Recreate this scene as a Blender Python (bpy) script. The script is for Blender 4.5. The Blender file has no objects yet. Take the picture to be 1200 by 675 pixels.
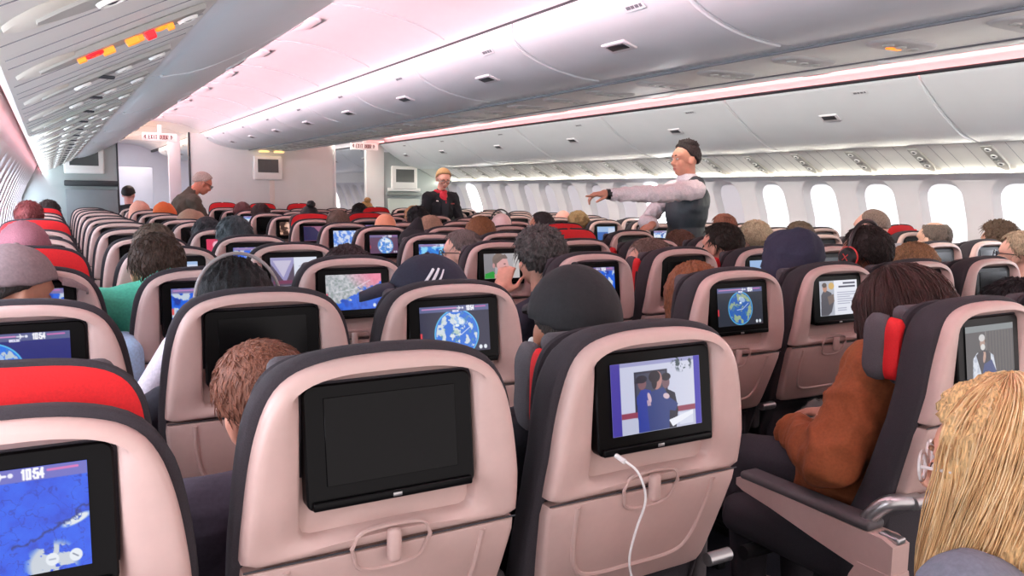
import bpy, bmesh, math, random
import numpy as np
from mathutils import Vector, Matrix, noise, Euler
random.seed(7)
SC = bpy.context.scene
COL = SC.collection
S = 0.943            # survey unit -> metres
HC = 1.36            # eye height above the cabin floor
CX = 2.857           # lateral distance eye -> cabin centre line (survey units)
def wx(X): return (X - CX) * S
def wy(Z): return Z * S
def wz(h): return h * S + HC
ORD = ('nearest second third fourth fifth sixth seventh eighth ninth tenth eleventh twelfth thirteenth fourteenth fifteenth '
       'sixteenth seventeenth eighteenth nineteenth twentieth twenty-first twenty-second twenty-third twenty-fourth '
       'twenty-fifth twenty-sixth twenty-seventh twenty-eighth twenty-ninth thirtieth thirty-first thirty-second').split()

# ------------------------------------------------------------------ materials
MATS = {}
def srgb(c):
    return tuple(((v / 255.0) / 12.92 if v / 255.0 <= 0.04045 else ((v / 255.0 + 0.055) / 1.055) ** 2.4) for v in c[:3])
def mat(name, rgb, rough=0.5, var=0.06, nscale=40.0, bump=0.0, metal=0.0, spec=0.5, stretch=None, emit=0.0, coat=0.0, alpha=1.0, sheen=0.0, trans=0.0):
    if name in MATS: return MATS[name]
    m = bpy.data.materials.new(name); m.use_nodes = True
    nt = m.node_tree; N = nt.nodes; L = nt.links
    b = N['Principled BSDF']
    c = srgb(rgb)
    tc = N.new('ShaderNodeTexCoord'); src = tc.outputs['Object']
    if stretch:
        mp = N.new('ShaderNodeMapping'); mp.inputs['Scale'].default_value = stretch
        L.new(src, mp.inputs['Vector']); src = mp.outputs['Vector']
    nz = N.new('ShaderNodeTexNoise'); nz.inputs['Scale'].default_value = nscale; nz.inputs['Detail'].default_value = 3
    L.new(src, nz.inputs['Vector'])
    rp = N.new('ShaderNodeValToRGB'); L.new(nz.outputs['Fac'], rp.inputs['Fac'])
    rp.color_ramp.elements[0].position = 0.3; rp.color_ramp.elements[1].position = 0.7
    rp.color_ramp.elements[0].color = (*[v * (1 - var) for v in c], 1)
    rp.color_ramp.elements[1].color = (*[min(1, v * (1 + var)) for v in c], 1)
    L.new(rp.outputs['Color'], b.inputs['Base Color'])
    b.inputs['Roughness'].default_value = rough; b.inputs['Metallic'].default_value = metal
    b.inputs['Specular IOR Level'].default_value = spec
    if coat: b.inputs['Coat Weight'].default_value = coat
    if sheen: b.inputs['Sheen Weight'].default_value = sheen
    if trans: b.inputs['Transmission Weight'].default_value = trans
    if alpha < 1: b.inputs['Alpha'].default_value = alpha
    if emit:
        L.new(rp.outputs['Color'], b.inputs['Emission Color']); b.inputs['Emission Strength'].default_value = emit
    if bump:
        bp = N.new('ShaderNodeBump'); bp.inputs['Strength'].default_value = bump; bp.inputs['Distance'].default_value = 0.004
        L.new(nz.outputs['Fac'], bp.inputs['Height']); L.new(bp.outputs['Normal'], b.inputs['Normal'])
    MATS[name] = m
    return m
def screen_mat():
    if 'screen' in MATS: return MATS['screen']
    m = bpy.data.materials.new('screen_picture'); m.use_nodes = True
    nt = m.node_tree; b = nt.nodes['Principled BSDF']
    a = nt.nodes.new('ShaderNodeAttribute'); a.attribute_name = 'picture'
    b.inputs['Base Color'].default_value = (.006, .006, .007, 1); b.inputs['Roughness'].default_value = .22
    nt.links.new(a.outputs['Color'], b.inputs['Emission Color']); b.inputs['Emission Strength'].default_value = 0.74
    MATS['screen'] = m
    return m

# ------------------------------------------------------------------ mesh helpers
class MB:
    """collects shapes of ONE part and builds one mesh object"""
    def __init__(s): s.v = []; s.f = []
    def add(s, vs, fs):
        o = len(s.v); s.v += [tuple(map(float, p)) for p in vs]; s.f += [tuple(i + o for i in q) for q in fs]; return s
    def loft(s, rings, closed=True, cap0=True, cap1=True):
        n = len(rings[0]); vs = [p for r in rings for p in r]; fs = []
        for i in range(len(rings) - 1):
            for j in range(n if closed else n - 1):
                k = (j + 1) % n
                fs.append((i * n + j, i * n + k, (i + 1) * n + k, (i + 1) * n + j))
        if cap0: fs.append(tuple(range(n - 1, -1, -1)))
        if cap1: fs.append(tuple((len(rings) - 1) * n + j for j in range(n)))
        return s.add(vs, fs)
    def rbox(s, c, d, r=0.01, n=3, M=None):
        """box with rounded edges: rounded-rectangle rings lofted in z"""
        hx, hy, hz = d[0] / 2, d[1] / 2, d[2] / 2; r = min(r, hx * .99, hy * .99, hz * .99)
        def ring(z, ins):
            out = []
            for cx, cy, a0 in ((hx - r, hy - r, 0), (-hx + r, hy - r, 90), (-hx + r, -hy + r, 180), (hx - r, -hy + r, 270)):
                for k in range(n + 1):
                    a = math.radians(a0 + 90 * k / n); q = r - ins
                    out.append((cx + q * math.cos(a), cy + q * math.sin(a), z))
            return out
        rs = []
        for k in range(n + 1):
            a = math.pi / 2 * k / n; rs.append(ring(-hz + r - r * math.cos(a), r - r * math.sin(a)))
        for k in range(n + 1):
            a = math.pi / 2 * (1 - k / n); rs.append(ring(hz - r + r * math.cos(a), r - r * math.sin(a)))
        C = Vector(c)
        rs = [[(M @ Vector(p) if M else Vector(p)) + C for p in q] for q in rs]
        return s.loft(rs)
    def tube(s, path, r, n=8, closed=False, caps=True):
        P = [Vector(p) for p in path]; rr = r if isinstance(r, (list, tuple)) else [r] * len(P)
        rings = []; up = None
        for i, p in enumerate(P):
            a = P[i - 1] if (i or closed) else P[0]; b = P[(i + 1) % len(P)] if (i < len(P) - 1 or closed) else P[-1]
            t = (b - a)
            t = t.normalized() if t.length > 1e-9 else Vector((0, 0, 1))
            if up is None: up = t.orthogonal().normalized()
            up = (up - t * up.dot(t))
            up = up.normalized() if up.length > 1e-6 else t.orthogonal().normalized()
            w = t.cross(up)
            rings.append([p + (up * math.cos(2 * math.pi * k / n) + w * math.sin(2 * math.pi * k / n)) * rr[i] for k in range(n)])
        if closed: rings.append(rings[0])
        return s.loft(rings, True, caps and not closed, caps and not closed)
    def ell(s, c, r, M=None, nu=20, nv=12):
        C = Vector(c); vs = []; fs = []
        vs.append(Vector((0, 0, -r[2])))
        for i in range(1, nv):
            th = math.pi * i / nv - math.pi / 2
            for j in range(nu):
                ph = 2 * math.pi * j / nu
                vs.append(Vector((r[0] * math.cos(th) * math.cos(ph), r[1] * math.cos(th) * math.sin(ph), r[2] * math.sin(th))))
        vs.append(Vector((0, 0, r[2])))
        for j in range(nu): fs.append((0, 1 + (j + 1) % nu, 1 + j))
        for i in range(nv - 2):
            for j in range(nu):
                a = 1 + i * nu + j; b = 1 + i * nu + (j + 1) % nu
                fs.append((a, b, b + nu, a + nu))
        t = len(vs) - 1
        for j in range(nu): fs.append((t, t - nu + j, t - nu + (j + 1) % nu))
        return s.add([(M @ p if M else p) + C for p in vs], fs)
    def caps(s, a, b, ra, rb, n=14):
        """tapered capsule"""
        a = Vector(a); b = Vector(b); t = (b - a)
        if t.length < 1e-6: return s.ell(a, (ra, ra, ra))
        t.normalize(); u = t.orthogonal().normalized(); w = t.cross(u)
        def ring(c, r): return [c + (u * math.cos(2 * math.pi * k / n) + w * math.sin(2 * math.pi * k / n)) * r for k in range(n)]
        rs = [ring(a - t * ra * math.cos(x), max(1e-4, ra * math.sin(x))) for x in (.12, .6, 1.1)]
        rs += [ring(a, ra), ring(b, rb)] + [ring(b + t * rb * math.cos(x), max(1e-4, rb * math.sin(x))) for x in (1.1, .6, .12)]
        return s.loft(rs)
    def chain(s, pts, rs):
        for i in range(len(pts) - 1): s.caps(pts[i], pts[i + 1], rs[i], rs[i + 1])
        return s
    def mesh(s, name, smooth=40):
        me = bpy.data.meshes.new(name); me.from_pydata(s.v, [], s.f); me.validate(clean_customdata=False)
        bm = bmesh.new(); bm.from_mesh(me); bmesh.ops.recalc_face_normals(bm, faces=bm.faces); bm.to_mesh(me); bm.free()
        if smooth is not None:
            me.polygons.foreach_set('use_smooth', [True] * len(me.polygons))
            if smooth < 180:
                try: me.set_sharp_from_angle(angle=math.radians(smooth))
                except Exception: pass
        me.update(); return me
def link(name, me, m=None, parent=None, loc=None, rot=None):
    o = bpy.data.objects.new(name, me); COL.objects.link(o)
    if m is not None and me is not None:
        ms = m if isinstance(m, (list, tuple)) else [m]
        if len(me.materials) == 0:
            for k in ms: me.materials.append(k)
        else:
            for i, k in enumerate(ms):
                if me.materials[i] is not k:
                    o.material_slots[i].link = 'OBJECT'; o.material_slots[i].material = k
    if parent: o.parent = parent
    if loc: o.location = loc
    if rot: o.rotation_euler = rot
    return o
def empty(name, loc, rz=0.0):
    o = bpy.data.objects.new(name, None); o.empty_display_size = .1; COL.objects.link(o); o.location = loc; o.rotation_euler = (0, 0, rz); return o
def tag(o, label=None, cat=None, group=None, kind=None):
    if label: o['label'] = label
    if cat: o['category'] = cat
    if group: o['group'] = group
    if kind: o['kind'] = kind
    return o
def struct(name, me, m, parent=None):
    o = link(name, me, m, parent)
    if not parent: o['kind'] = 'structure'
    return o
def remesh(mb, name, voxel, smooth=4, disp=None):
    """one continuous surface out of overlapping shapes"""
    me = mb.mesh(name + '_raw', None); o = bpy.data.objects.new(name + '_raw', me); COL.objects.link(o)
    r = o.modifiers.new('r', 'REMESH'); r.mode = 'VOXEL'; r.voxel_size = voxel; r.use_smooth_shade = True
    if smooth:
        k = o.modifiers.new('s', 'SMOOTH'); k.factor = .5; k.iterations = smooth
    dg = bpy.context.evaluated_depsgraph_get()
    out = bpy.data.meshes.new_from_object(o.evaluated_get(dg)); out.name = name
    bpy.data.objects.remove(o); bpy.data.meshes.remove(me)
    if disp:
        n = len(out.vertices); co = np.empty(n * 3); no = np.empty(n * 3)
        out.vertices.foreach_get('co', co); out.vertex_normals.foreach_get('vector', no)
        co = co.reshape(-1, 3); no = no.reshape(-1, 3)
        d = np.array([disp(Vector(p)) for p in co])
        out.vertices.foreach_set('co', (co + no * d[:, None]).ravel())
    out.polygons.foreach_set('use_smooth', [True] * len(out.polygons)); out.update()
    return out
def interp(xs, ys):
    xs = list(xs); ys = list(ys)
    if xs[0] > xs[-1]: xs.reverse(); ys.reverse()
    return lambda x: float(np.interp(x, xs, ys))
def smooth_curve(pts, n=6):
    """Catmull-Rom through 2-D/3-D points"""
    P = [np.array(p, float) for p in pts]; P = [2 * P[0] - P[1]] + P + [2 * P[-1] - P[-2]]; out = []
    for i in range(1, len(P) - 2):
        for k in range(n):
            t = k / n
            out.append(.5 * ((2 * P[i]) + (-P[i - 1] + P[i + 1]) * t + (2 * P[i - 1] - 5 * P[i] + 4 * P[i + 1] - P[i + 2]) * t * t + (-P[i - 1] + 3 * P[i] - 3 * P[i + 1] + P[i + 2]) * t ** 3))
    out.append(P[-2]); return [tuple(map(float, p)) for p in out]
# ------------------------------------------------------------------ materials used in the cabin
SHELL = mat('seat_shell_plastic', (198, 168, 160), .42, .02, 60)
SHELL2 = mat('tray_plastic', (190, 161, 153), .45, .02, 60)
FABRIC = mat('dark_seat_fabric', (50, 45, 50), .9, .14, 420, bump=.25)
FABRIC2 = mat('grey_headrest_fabric', (84, 78, 82), .9, .12, 420, bump=.25)
RED = mat('red_headrest_fabric', (214, 22, 28), .75, .08, 300, bump=.15)
BLACK = mat('black_gloss', (7, 7, 8), .3, .05, 30, spec=.12)
BLACKM = mat('black_matt', (24, 24, 26), .55, .08, 80)
METAL = mat('satin_metal', (180, 178, 178), .32, .03, 50, metal=.85)
GREYCAP = mat('grey_armrest_rubber', (78, 72, 74), .7, .06, 100)
WALLM = mat('cabin_wall_panel', (226, 224, 226), .5, .015, 8)
BINM = mat('overhead_bin_panel', (236, 240, 242), .34, .012, 6)
CEILM = mat('ceiling_panel', (232, 226, 228), .5, .012, 5)
PSUM = mat('service_panel_plastic', (244, 245, 240), .42, .02, 10)
PSUD = mat('service_channel_plastic', (190, 190, 184), .45, .03, 20)
DARKGAP = mat('dark_rubber_gap', (44, 44, 50), .5, .05, 30)
CARPET = mat('dark_blue_carpet', (40, 42, 54), .95, .25, 220, bump=.4)
BULK = mat('bulkhead_laminate', (222, 222, 218), .45, .015, 5)
BULKG = mat('grey_bulkhead_laminate', (166, 176, 174), .45, .02, 5)
CLASP = mat('dark_latch', (52, 56, 62), .35, .05, 30)
CHROME = mat('chrome', (205, 205, 205), .15, .02, 30, metal=1)

# ------------------------------------------------------------------ pictures on the screens (numpy -> colour attribute)
class Pic:
    def __init__(s, w, h, bg):
        s.w, s.h = w, h; s.a = np.empty((h, w, 3)); s.a[:] = bg
        s.X, s.Y = np.meshgrid(np.linspace(0, w / h, w), np.linspace(0, 1, h)); s.ar = w / h
    def put(s, m, c, k=1.0):
        m = np.clip(m, 0, 1)[..., None] * k; s.a = s.a * (1 - m) + np.array(c, float) * m; return s
    def soft(s, d): return np.clip(.5 - d * s.h, 0, 1)
    def ell(s, x, y, rx, ry, c, ang=0, k=1.0):
        ca, sa = math.cos(ang), math.sin(ang); dx, dy = s.X - x, s.Y - y
        u = (dx * ca + dy * sa) / rx; v = (-dx * sa + dy * ca) / ry
        return s.put(s.soft((np.sqrt(u * u + v * v) - 1) * min(rx, ry)), c, k)
    def rect(s, x0, y0, x1, y1, c, k=1.0):
        d = np.maximum(np.maximum(x0 - s.X, s.X - x1), np.maximum(y0 - s.Y, s.Y - y1)); return s.put(s.soft(d), c, k)
    def line(s, pts, r, c, k=1.0):
        for (x0, y0), (x1, y1) in zip(pts, pts[1:]):
            dx, dy = x1 - x0, y1 - y0; t = np.clip(((s.X - x0) * dx + (s.Y - y0) * dy) / (dx * dx + dy * dy + 1e-9), 0, 1)
            s.put(s.soft(np.hypot(s.X - x0 - t * dx, s.Y - y0 - t * dy) - r), c, k)
        return s
    def poly(s, pts, c, k=1.0):
        n = len(pts); ins = np.zeros_like(s.X, bool)
        for i in range(n):
            x0, y0 = pts[i]; x1, y1 = pts[(i + 1) % n]
            cr = ((y0 > s.Y) != (y1 > s.Y)) & (s.X < (x1 - x0) * (s.Y - y0) / (y1 - y0 + 1e-9) + x0); ins ^= cr
        return s.put(ins.astype(float), c, k)
    def fbm(s, f, seed=0, oct=5):
        g = np.random.RandomState(seed); out = np.zeros_like(s.X); amp = 1; tot = 0
        for o in range(oct):
            n = int(f * 2 ** o) + 2; gr = g.rand(n + 2, int(n * s.ar) + 3)
            x = s.X / s.ar * (gr.shape[1] - 2); y = s.Y * (gr.shape[0] - 2); xi = x.astype(int); yi = y.astype(int); fx = x - xi; fy = y - yi
            fx = fx * fx * (3 - 2 * fx); fy = fy * fy * (3 - 2 * fy)
            v = (gr[yi, xi] * (1 - fx) + gr[yi, xi + 1] * fx) * (1 - fy) + (gr[yi + 1, xi] * (1 - fx) + gr[yi + 1, xi + 1] * fx) * fy
            out += v * amp; tot += amp; amp *= .55
        return out / tot
    def text(s, t, x, y, h, c, r=None):
        G = {'0': [[(0, 0), (1, 0), (1, 2), (0, 2), (0, 0)]], '1': [[(.2, .4), (.6, 0), (.6, 2)]], '5': [[(1, 0), (0, 0), (0, .9), (1, .9), (1, 2), (0, 2)]],
             '4': [[(.8, 2), (.8, 0), (0, 1.35), (1.1, 1.35)]], ':': [[(.4, .5), (.4, .6)], [(.4, 1.5), (.4, 1.6)]],
             'B': [[(0, 0), (0, 2), (1, 2), (1, 1), (0, 1), (.8, 1), (.8, 0), (0, 0)]], 'A': [[(0, 2), (.5, 0), (1, 2)], [(.2, 1.3), (.8, 1.3)]],
             'R': [[(0, 2), (0, 0), (1, 0), (1, 1), (0, 1), (1, 2)]], 'C': [[(1, 0), (0, 0), (0, 2), (1, 2)]], 'E': [[(1, 0), (0, 0), (0, 2), (1, 2)], [(0, 1), (.8, 1)]],
             'L': [[(0, 0), (0, 2), (1, 2)]], 'O': [[(0, 0), (1, 0), (1, 2), (0, 2), (0, 0)]], 'N': [[(0, 2), (0, 0), (1, 2), (1, 0)]]}
        r = r or h * .075
        for ch in t:
            for st in G.get(ch, []): s.line([(x + px * h * .3, y + py * h / 2) for px, py in st], r, c)
            x += h * (.22 if ch == ':' else .5)
        return s
def header(p, c=(104, 104, 190), clock=True, flight=True):
    p.rect(0, 0, p.ar, .125, c)
    if flight:
        p.line([(.06, .055), (p.ar * .52, .05)], .011, (214, 140, 196)); p.line([(p.ar * .8, .045), (p.ar * .95, .042)], .011, (214, 110, 180))
        x = p.ar * .56; p.line([(x - .04, .055), (x + .05, .055)], .011, (240, 240, 250)); p.line([(x, .02), (x + .02, .055), (x, .09)], .008, (240, 240, 250)); p.ell(x + .09, .055, .022, .022, (235, 235, 250))
        p.text('BARCELONA', p.ar * .47, .1, .032, (225, 225, 245), .005)
    if clock: p.text('10:54', p.ar * .67, .02, .085, (250, 250, 255), .0105)
    return p
def land(p, cx, cy, seed, thr, c, f=5, rad=None):
    n = p.fbm(f, seed, 6); m = (n - thr) * 26
    if rad is not None: m = np.minimum(m, rad * 60)
    return p.put(np.clip(m, 0, 1), c)
def pic_map_sea(w, h):
    p = Pic(w, h, (12, 78, 226)); n = p.fbm(6, 3, 6); p.put((n - .42) * 2.2, (30, 104, 246), .8); p.put((.42 - n) * 4, (6, 50, 186), .8)
    for q, o in ((11, .0), (23, .3)):
        k = np.abs(p.fbm(4, q, 4) - .5); p.put(1 - k * 90, (6, 40, 160), .8)
    n2 = p.fbm(9, 8, 5)
    p.put(np.clip((n2 - .47) * 22, 0, 1) * np.clip(1 - np.hypot((p.X - p.ar * .8) / .24, (p.Y - .93) / .24), 0, .4) * 3.4, (196, 204, 214))
    p.put(np.clip((n2 - .3) * 14, 0, 1) * np.clip(1 - np.hypot((p.X - p.ar * .93) / .14, (p.Y - .55 + (p.X - p.ar * .93) * .35) / .05), 0, .4) * 3, (220, 226, 232))
    p.put(np.clip(1 - np.abs(p.Y - .62 + (p.X - p.ar * .77) * .55 + (n2 - .5) * .22) * 34, 0, 1) * (p.X > p.ar * .6), (4, 24, 96), .8)
    header(p); p.ell(p.ar * .8, .89, .055, .06, (226, 232, 240)); p.ell(p.ar * .92, .885, .055, .06, (226, 232, 240)); p.line([(p.ar * .785, .89), (p.ar * .815, .89)], .006, (150, 160, 180)); p.line([(p.ar * .905, .87), (p.ar * .93, .9)], .006, (120, 130, 150))
    return p.a
def pic_globe(w, h, gx=.52, gy=.6, gr=.5, bg=(34, 38, 66), sea=(40, 110, 214), landc=(206, 216, 224), seed=4, side=True):
    p = Pic(w, h, bg); x = p.ar * gx; p.ell(x, gy, gr * 1.05, gr * 1.05, (90, 190, 240)); p.ell(x, gy, gr * 1.0, gr * 1.0, sea)
    r = np.hypot(p.X - x, p.Y - gy) / gr; land(p, x, gy, seed, .515, landc, 7, .97 - r)
    n = p.fbm(10, seed + 9, 4); p.put(np.clip((n - .6) * 9, 0, 1) * (r < .96), (120, 170, 120), .35)
    p.ell(x + gr * .15, gy - gr * .55, gr * .28, gr * .16, (232, 240, 246), .4, .6); p.ell(x + gr * .02, gy - gr * .35, gr * .1, gr * .06, (232, 240, 246))
    p.line([(x - gr * .3, gy + gr * .1), (x + gr * .2, gy + gr * .05), (x + gr * .7, gy - gr * .3)], .007, (236, 240, 255))
    header(p, (86, 94, 140)); p.ell(p.ar * .86, .92, .04, .045, (226, 232, 240)); p.ell(p.ar * .93, .92, .04, .045, (226, 232, 240))
    if side: p.rect(0, .55, .045, .72, (222, 60, 70))
    return p.a
def pic_coast(w, h):
    p = Pic(w, h, (30, 96, 216)); d = p.Y - .98 + p.X / p.ar * .72; n = p.fbm(6, 5, 6); m = np.clip((-(d + (n - .5) * .5)) * 16, 0, 1)
    n3 = p.fbm(16, 15, 5); p.put(m, (176, 180, 186)); p.put(m * np.clip((n3 - .52) * 7, 0, 1), (132, 146, 142), .7); p.put(m * np.clip((.46 - n3) * 7, 0, 1), (214, 212, 216), .7)
    p.put(m * np.clip((p.X / p.ar - .45) * 2 + (.3 - p.Y), 0, 1), (240, 116, 148), .8)
    p.put((1 - m) * np.clip((.5 - p.fbm(5, 9, 4)) * 5, 0, 1), (20, 66, 170), .7); p.line([(.25, .5), (.8, .42), (1.3, .18)], .006, (235, 235, 250))
    p.ell(p.ar * .86, .9, .045, .05, (226, 232, 240)); p.ell(p.ar * .95, .9, .045, .05, (226, 232, 240)); p.rect(0, .52, .05, .66, (226, 80, 110))
    return p.a
def pic_bluemap(w, h, sea=(24, 96, 220), seed=12, landc=(190, 204, 220), thr=.55):
    p = Pic(w, h, sea); n = p.fbm(3, seed, 6); p.put(np.clip((n - thr) * 26, 0, 1), landc); n2 = p.fbm(4, seed + 3, 4); p.put(np.clip((n2 - .55) * 7, 0, 1) * (n < thr), (14, 52, 150), .9)
    header(p, (120, 110, 160)); p.rect(0, .5, .05, .66, (228, 74, 70)); return p.a
def pic_hug(w, h):
    p = Pic(w, h, (196, 200, 224)); A = p.ar
    p.put(np.clip((p.X / A - .5) * 1.2, 0, 1), (222, 222, 232), .8); p.rect(0, 0, A, .055, (150, 152, 196))
    p.rect(A * .25, .14, A * .62, .8, (44, 46, 66)); p.rect(A * .27, .17, A * .6, .5, (74, 80, 104), .6)
    n = p.fbm(14, 2, 4); p.put(np.clip((n - .5) * 12, 0, 1) * np.clip(1.2 - np.hypot((p.X - A * .8) / .2, (p.Y - .07) / .13), 0, 1) * 2, (58, 76, 84))
    p.rect(A * .1, .7, A * .93, .78, (142, 60, 84)); p.rect(A * .1, .78, A * .93, 1, (186, 190, 214)); p.rect(A * .74, .8, A * .9, .97, (210, 214, 232))
    p.poly([(A * .28, 1), (A * .27, .5), (A * .33, .38), (A * .43, .42), (A * .46, 1)], (34, 56, 150)); p.ell(A * .335, .31, .075, .09, (120, 84, 92)); p.ell(A * .33, .25, .1, .055, (30, 30, 48)); p.rect(A * .25, .27, A * .36, .3, (30, 30, 48))
    p.poly([(A * .56, 1), (A * .6, .42), (A * .7, .5), (A * .73, .75), (A * .7, 1)], (24, 28, 50)); p.ell(A * .6, .33, .07, .09, (116, 86, 96)); p.ell(A * .605, .255, .085, .055, (26, 26, 40))
    p.poly([(A * .4, 1), (A * .38, .6), (A * .43, .44), (A * .57, .4), (A * .64, .56), (A * .73, .66), (A * .7, .76), (A * .63, .74), (A * .62, 1)], (40, 60, 122)); p.ell(A * .5, .29, .095, .13, (178, 128, 124), .15); p.ell(A * .475, .235, .105, .085, (30, 26, 40)); p.ell(A * .47, .31, .05, .1, (30, 26, 40))
    p.ell(A * .41, .52, .03, .075, (206, 176, 190), -.3); p.ell(A * .6, .53, .06, .04, (210, 184, 196), .3)
    for i in range(4): p.line([(A * .385 + i * .016, .56), (A * .39 + i * .016, .63)], .007, (200, 168, 184))
    p.poly([(A * .62, .88), (A * .9, .78), (A * .9, .84), (A * .66, .98)], (232, 234, 244))
    p.rect(0, 0, A * .1, 1, (64, 56, 158)); p.rect(A * .93, 0, A, 1, (58, 50, 168)); return p.a
def pic_oldman(w, h):
    p = Pic(w, h, (58, 60, 62)); A = p.ar
    for i in range(9): p.rect(A * (.42 + i * .065), 0, A * (.45 + i * .065), 1, (82, 78, 76), .7)
    p.rect(A * .4, 0, A * .415, 1, (150, 150, 148), .6); p.rect(0, 0, A, .12, (112, 122, 124))
    p.poly([(A * .12, 1), (A * .14, .62), (A * .22, .52), (A * .44, .5), (A * .56, .6), (A * .62, 1)], (206, 212, 222)); p.poly([(A * .2, .56), (A * .27, .5), (A * .44, .49), (A * .5, .56), (A * .5, .86), (A * .3, .95)], (34, 36, 46))
    p.ell(A * .34, .33, .085, .13, (160, 130, 116), .1); p.ell(A * .33, .24, .1, .07, (196, 196, 196)); p.ell(A * .345, .42, .075, .06, (206, 206, 204)); p.ell(A * .4, .31, .02, .03, (60, 50, 46))
    p.ell(A * .37, .62, .045, .11, (176, 140, 124), .25); p.line([(A * .36, .52), (A * .375, .6)], .013, (190, 152, 134)); p.line([(A * .39, .53), (A * .39, .62)], .013, (190, 152, 134)); p.poly([(A * .36, .75), (A * .52, .68), (A * .62, .95), (A * .62, 1), (A * .3, 1)], (30, 56, 112))
    n = p.fbm(16, 6, 3); p.put(np.clip((n - .5) * 9, 0, 1) * (p.Y > .55) * (p.a[..., 0] > 190), (150, 160, 180), .6); return p.a
def pic_face(w, h):
    p = Pic(w, h, (168, 166, 170)); A = p.ar; p.rect(0, 0, A * .3, 1, (120, 118, 124), .8); p.rect(A * .82, 0, A, 1, (190, 186, 186)); p.ell(A * .42, .28, .3, .3, (120, 104, 96))
    p.poly([(0, 1), (A * .02, .8), (A * .25, .7), (A * .38, 1)], (40, 150, 60)); p.ell(A * .52, .47, .27, .37, (214, 162, 160)); p.poly([(A * .66, .42), (A * .75, .56), (A * .66, .6)], (214, 162, 160)); p.poly([(A * .26, .25), (A * .6, .02), (A * .68, .2), (A * .52, .22), (A * .36, .4), (A * .3, .55)], (112, 96, 90))
    p.ell(A * .27, .48, .055, .1, (196, 140, 140)); p.rect(A * .28, .82, A * .5, 1, (206, 150, 150)); p.ell(A * .58, .42, .05, .022, (90, 66, 66)); p.line([(A * .62, .7), (A * .68, .69)], .015, (170, 90, 96)); p.rect(A * .34, .86, A * .72, .9, (238, 238, 240)); return p.a
def pic_welcome(w, h):
    p = Pic(w, h, (226, 228, 238)); A = p.ar; p.rect(0, 0, A * .38, 1, (176, 180, 192)); p.poly([(A * .02, 1), (A * .04, .4), (A * .12, .24), (A * .3, .34), (A * .37, .6), (A * .3, .9), (A * .2, 1)], (86, 84, 92)); p.ell(A * .14, .2, .09, .12, (184, 134, 110)); p.ell(A * .13, .12, .1, .07, (78, 66, 60)); p.ell(A * .31, .15, .12, .1, (206, 168, 96)); p.poly([(A * .2, .46), (A * .36, .38), (A * .38, .6), (A * .24, .7)], (120, 104, 98))
    for i, x in enumerate((.62, .5)): p.rect(A * x, .06 + i * .1, A * .95, .11 + i * .1, (60, 62, 84))
    for i in range(6): p.rect(A * .46, .34 + i * .065, A * (.95 if i % 3 < 2 else .8), .36 + i * .065, (150, 152, 176))
    for i in range(2): p.rect(A * .46, .8 + i * .06, A * .7, .82 + i * .06, (150, 152, 176))
    return p.a
def pic_split(w, h):
    p = Pic(w, h, (214, 220, 234)); A = p.ar; p.rect(0, 0, A * .5, 1, (150, 146, 190)); p.poly([(0, .2), (A * .3, .9), (A * .5, .2), (A * .5, 1), (0, 1)], (84, 74, 92)); p.poly([(A * .05, .1), (A * .45, .1), (A * .26, .7)], (196, 190, 214)); p.rect(A * .05, .8, A * .45, .92, (120, 60, 90)); p.rect(A * .6, .45, A * .92, .48, (200, 120, 130)); p.rect(A * .6, .3, A * .92, .33, (160, 164, 190)); return p.a
def pic_warm(w, h):
    p = Pic(w, h, (60, 40, 34)); A = p.ar; n = p.fbm(4, 7, 4); p.put(np.clip((n - .5) * 6, 0, 1), (226, 176, 150)); p.ell(A * .5, .3, .3, .25, (240, 200, 178), .4); p.poly([(A * .3, .5), (A * .9, .6), (A * .8, .9), (A * .4, .8)], (238, 190, 170)); return p.a
def pic_red(w, h):
    p = Pic(w, h, (212, 62, 96)); A = p.ar; p.ell(A * .3, .3, .2, .2, (240, 190, 206)); p.rect(A * .15, .55, A * .6, .9, (196, 40, 70)); p.ell(A * .75, .6, .25, .3, (230, 206, 224)); return p.a
def pic_navypink(w, h):
    p = Pic(w, h, (150, 96, 124)); A = p.ar; p.poly([(0, 0), (A * .45, .05), (A * .75, .6), (A * .8, 1), (0, 1)], (36, 38, 78)); return p.a
def pic_ice(w, h):
    p = Pic(w, h, (92, 140, 226)); n = p.fbm(5, 14, 6); p.put(np.clip((n - .47) * 14, 0, 1), (208, 218, 238)); return p.a
def pic_page(w, h):
    p = Pic(w, h, (150, 180, 220)); A = p.ar; p.rect(0, .4, A * .6, 1, (50, 96, 170)); p.rect(A * .62, .1, A, .9, (196, 206, 226)); return p.a
PICS = {'sea': pic_map_sea, 'globe': pic_globe, 'coast': pic_coast, 'blue': pic_bluemap, 'hug': pic_hug, 'oldman': pic_oldman, 'face': pic_face, 'welcome': pic_welcome, 'split': pic_split,
        'warm': pic_warm, 'red': pic_red, 'navypink': pic_navypink, 'ice': pic_ice, 'page': pic_page,
        'globe2': lambda w, h: pic_globe(w, h, .3, .62, .46, (34, 40, 118), (36, 112, 226), (186, 200, 210), 21, False),
        'globe3': lambda w, h: pic_globe(w, h, .5, .55, .42, (44, 50, 62), (46, 96, 176), (150, 170, 140), 31),
        'globe4': lambda w, h: pic_globe(w, h, .55, .58, .42, (92, 62, 92), (70, 134, 220), (222, 230, 240), 6),
        'cyan': lambda w, h: pic_bluemap(w, h, (30, 130, 220), 17, (130, 206, 240), .5), 'white': lambda w, h: pic_bluemap(w, h, (110, 160, 226), 19, (226, 232, 240), .42)}
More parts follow.
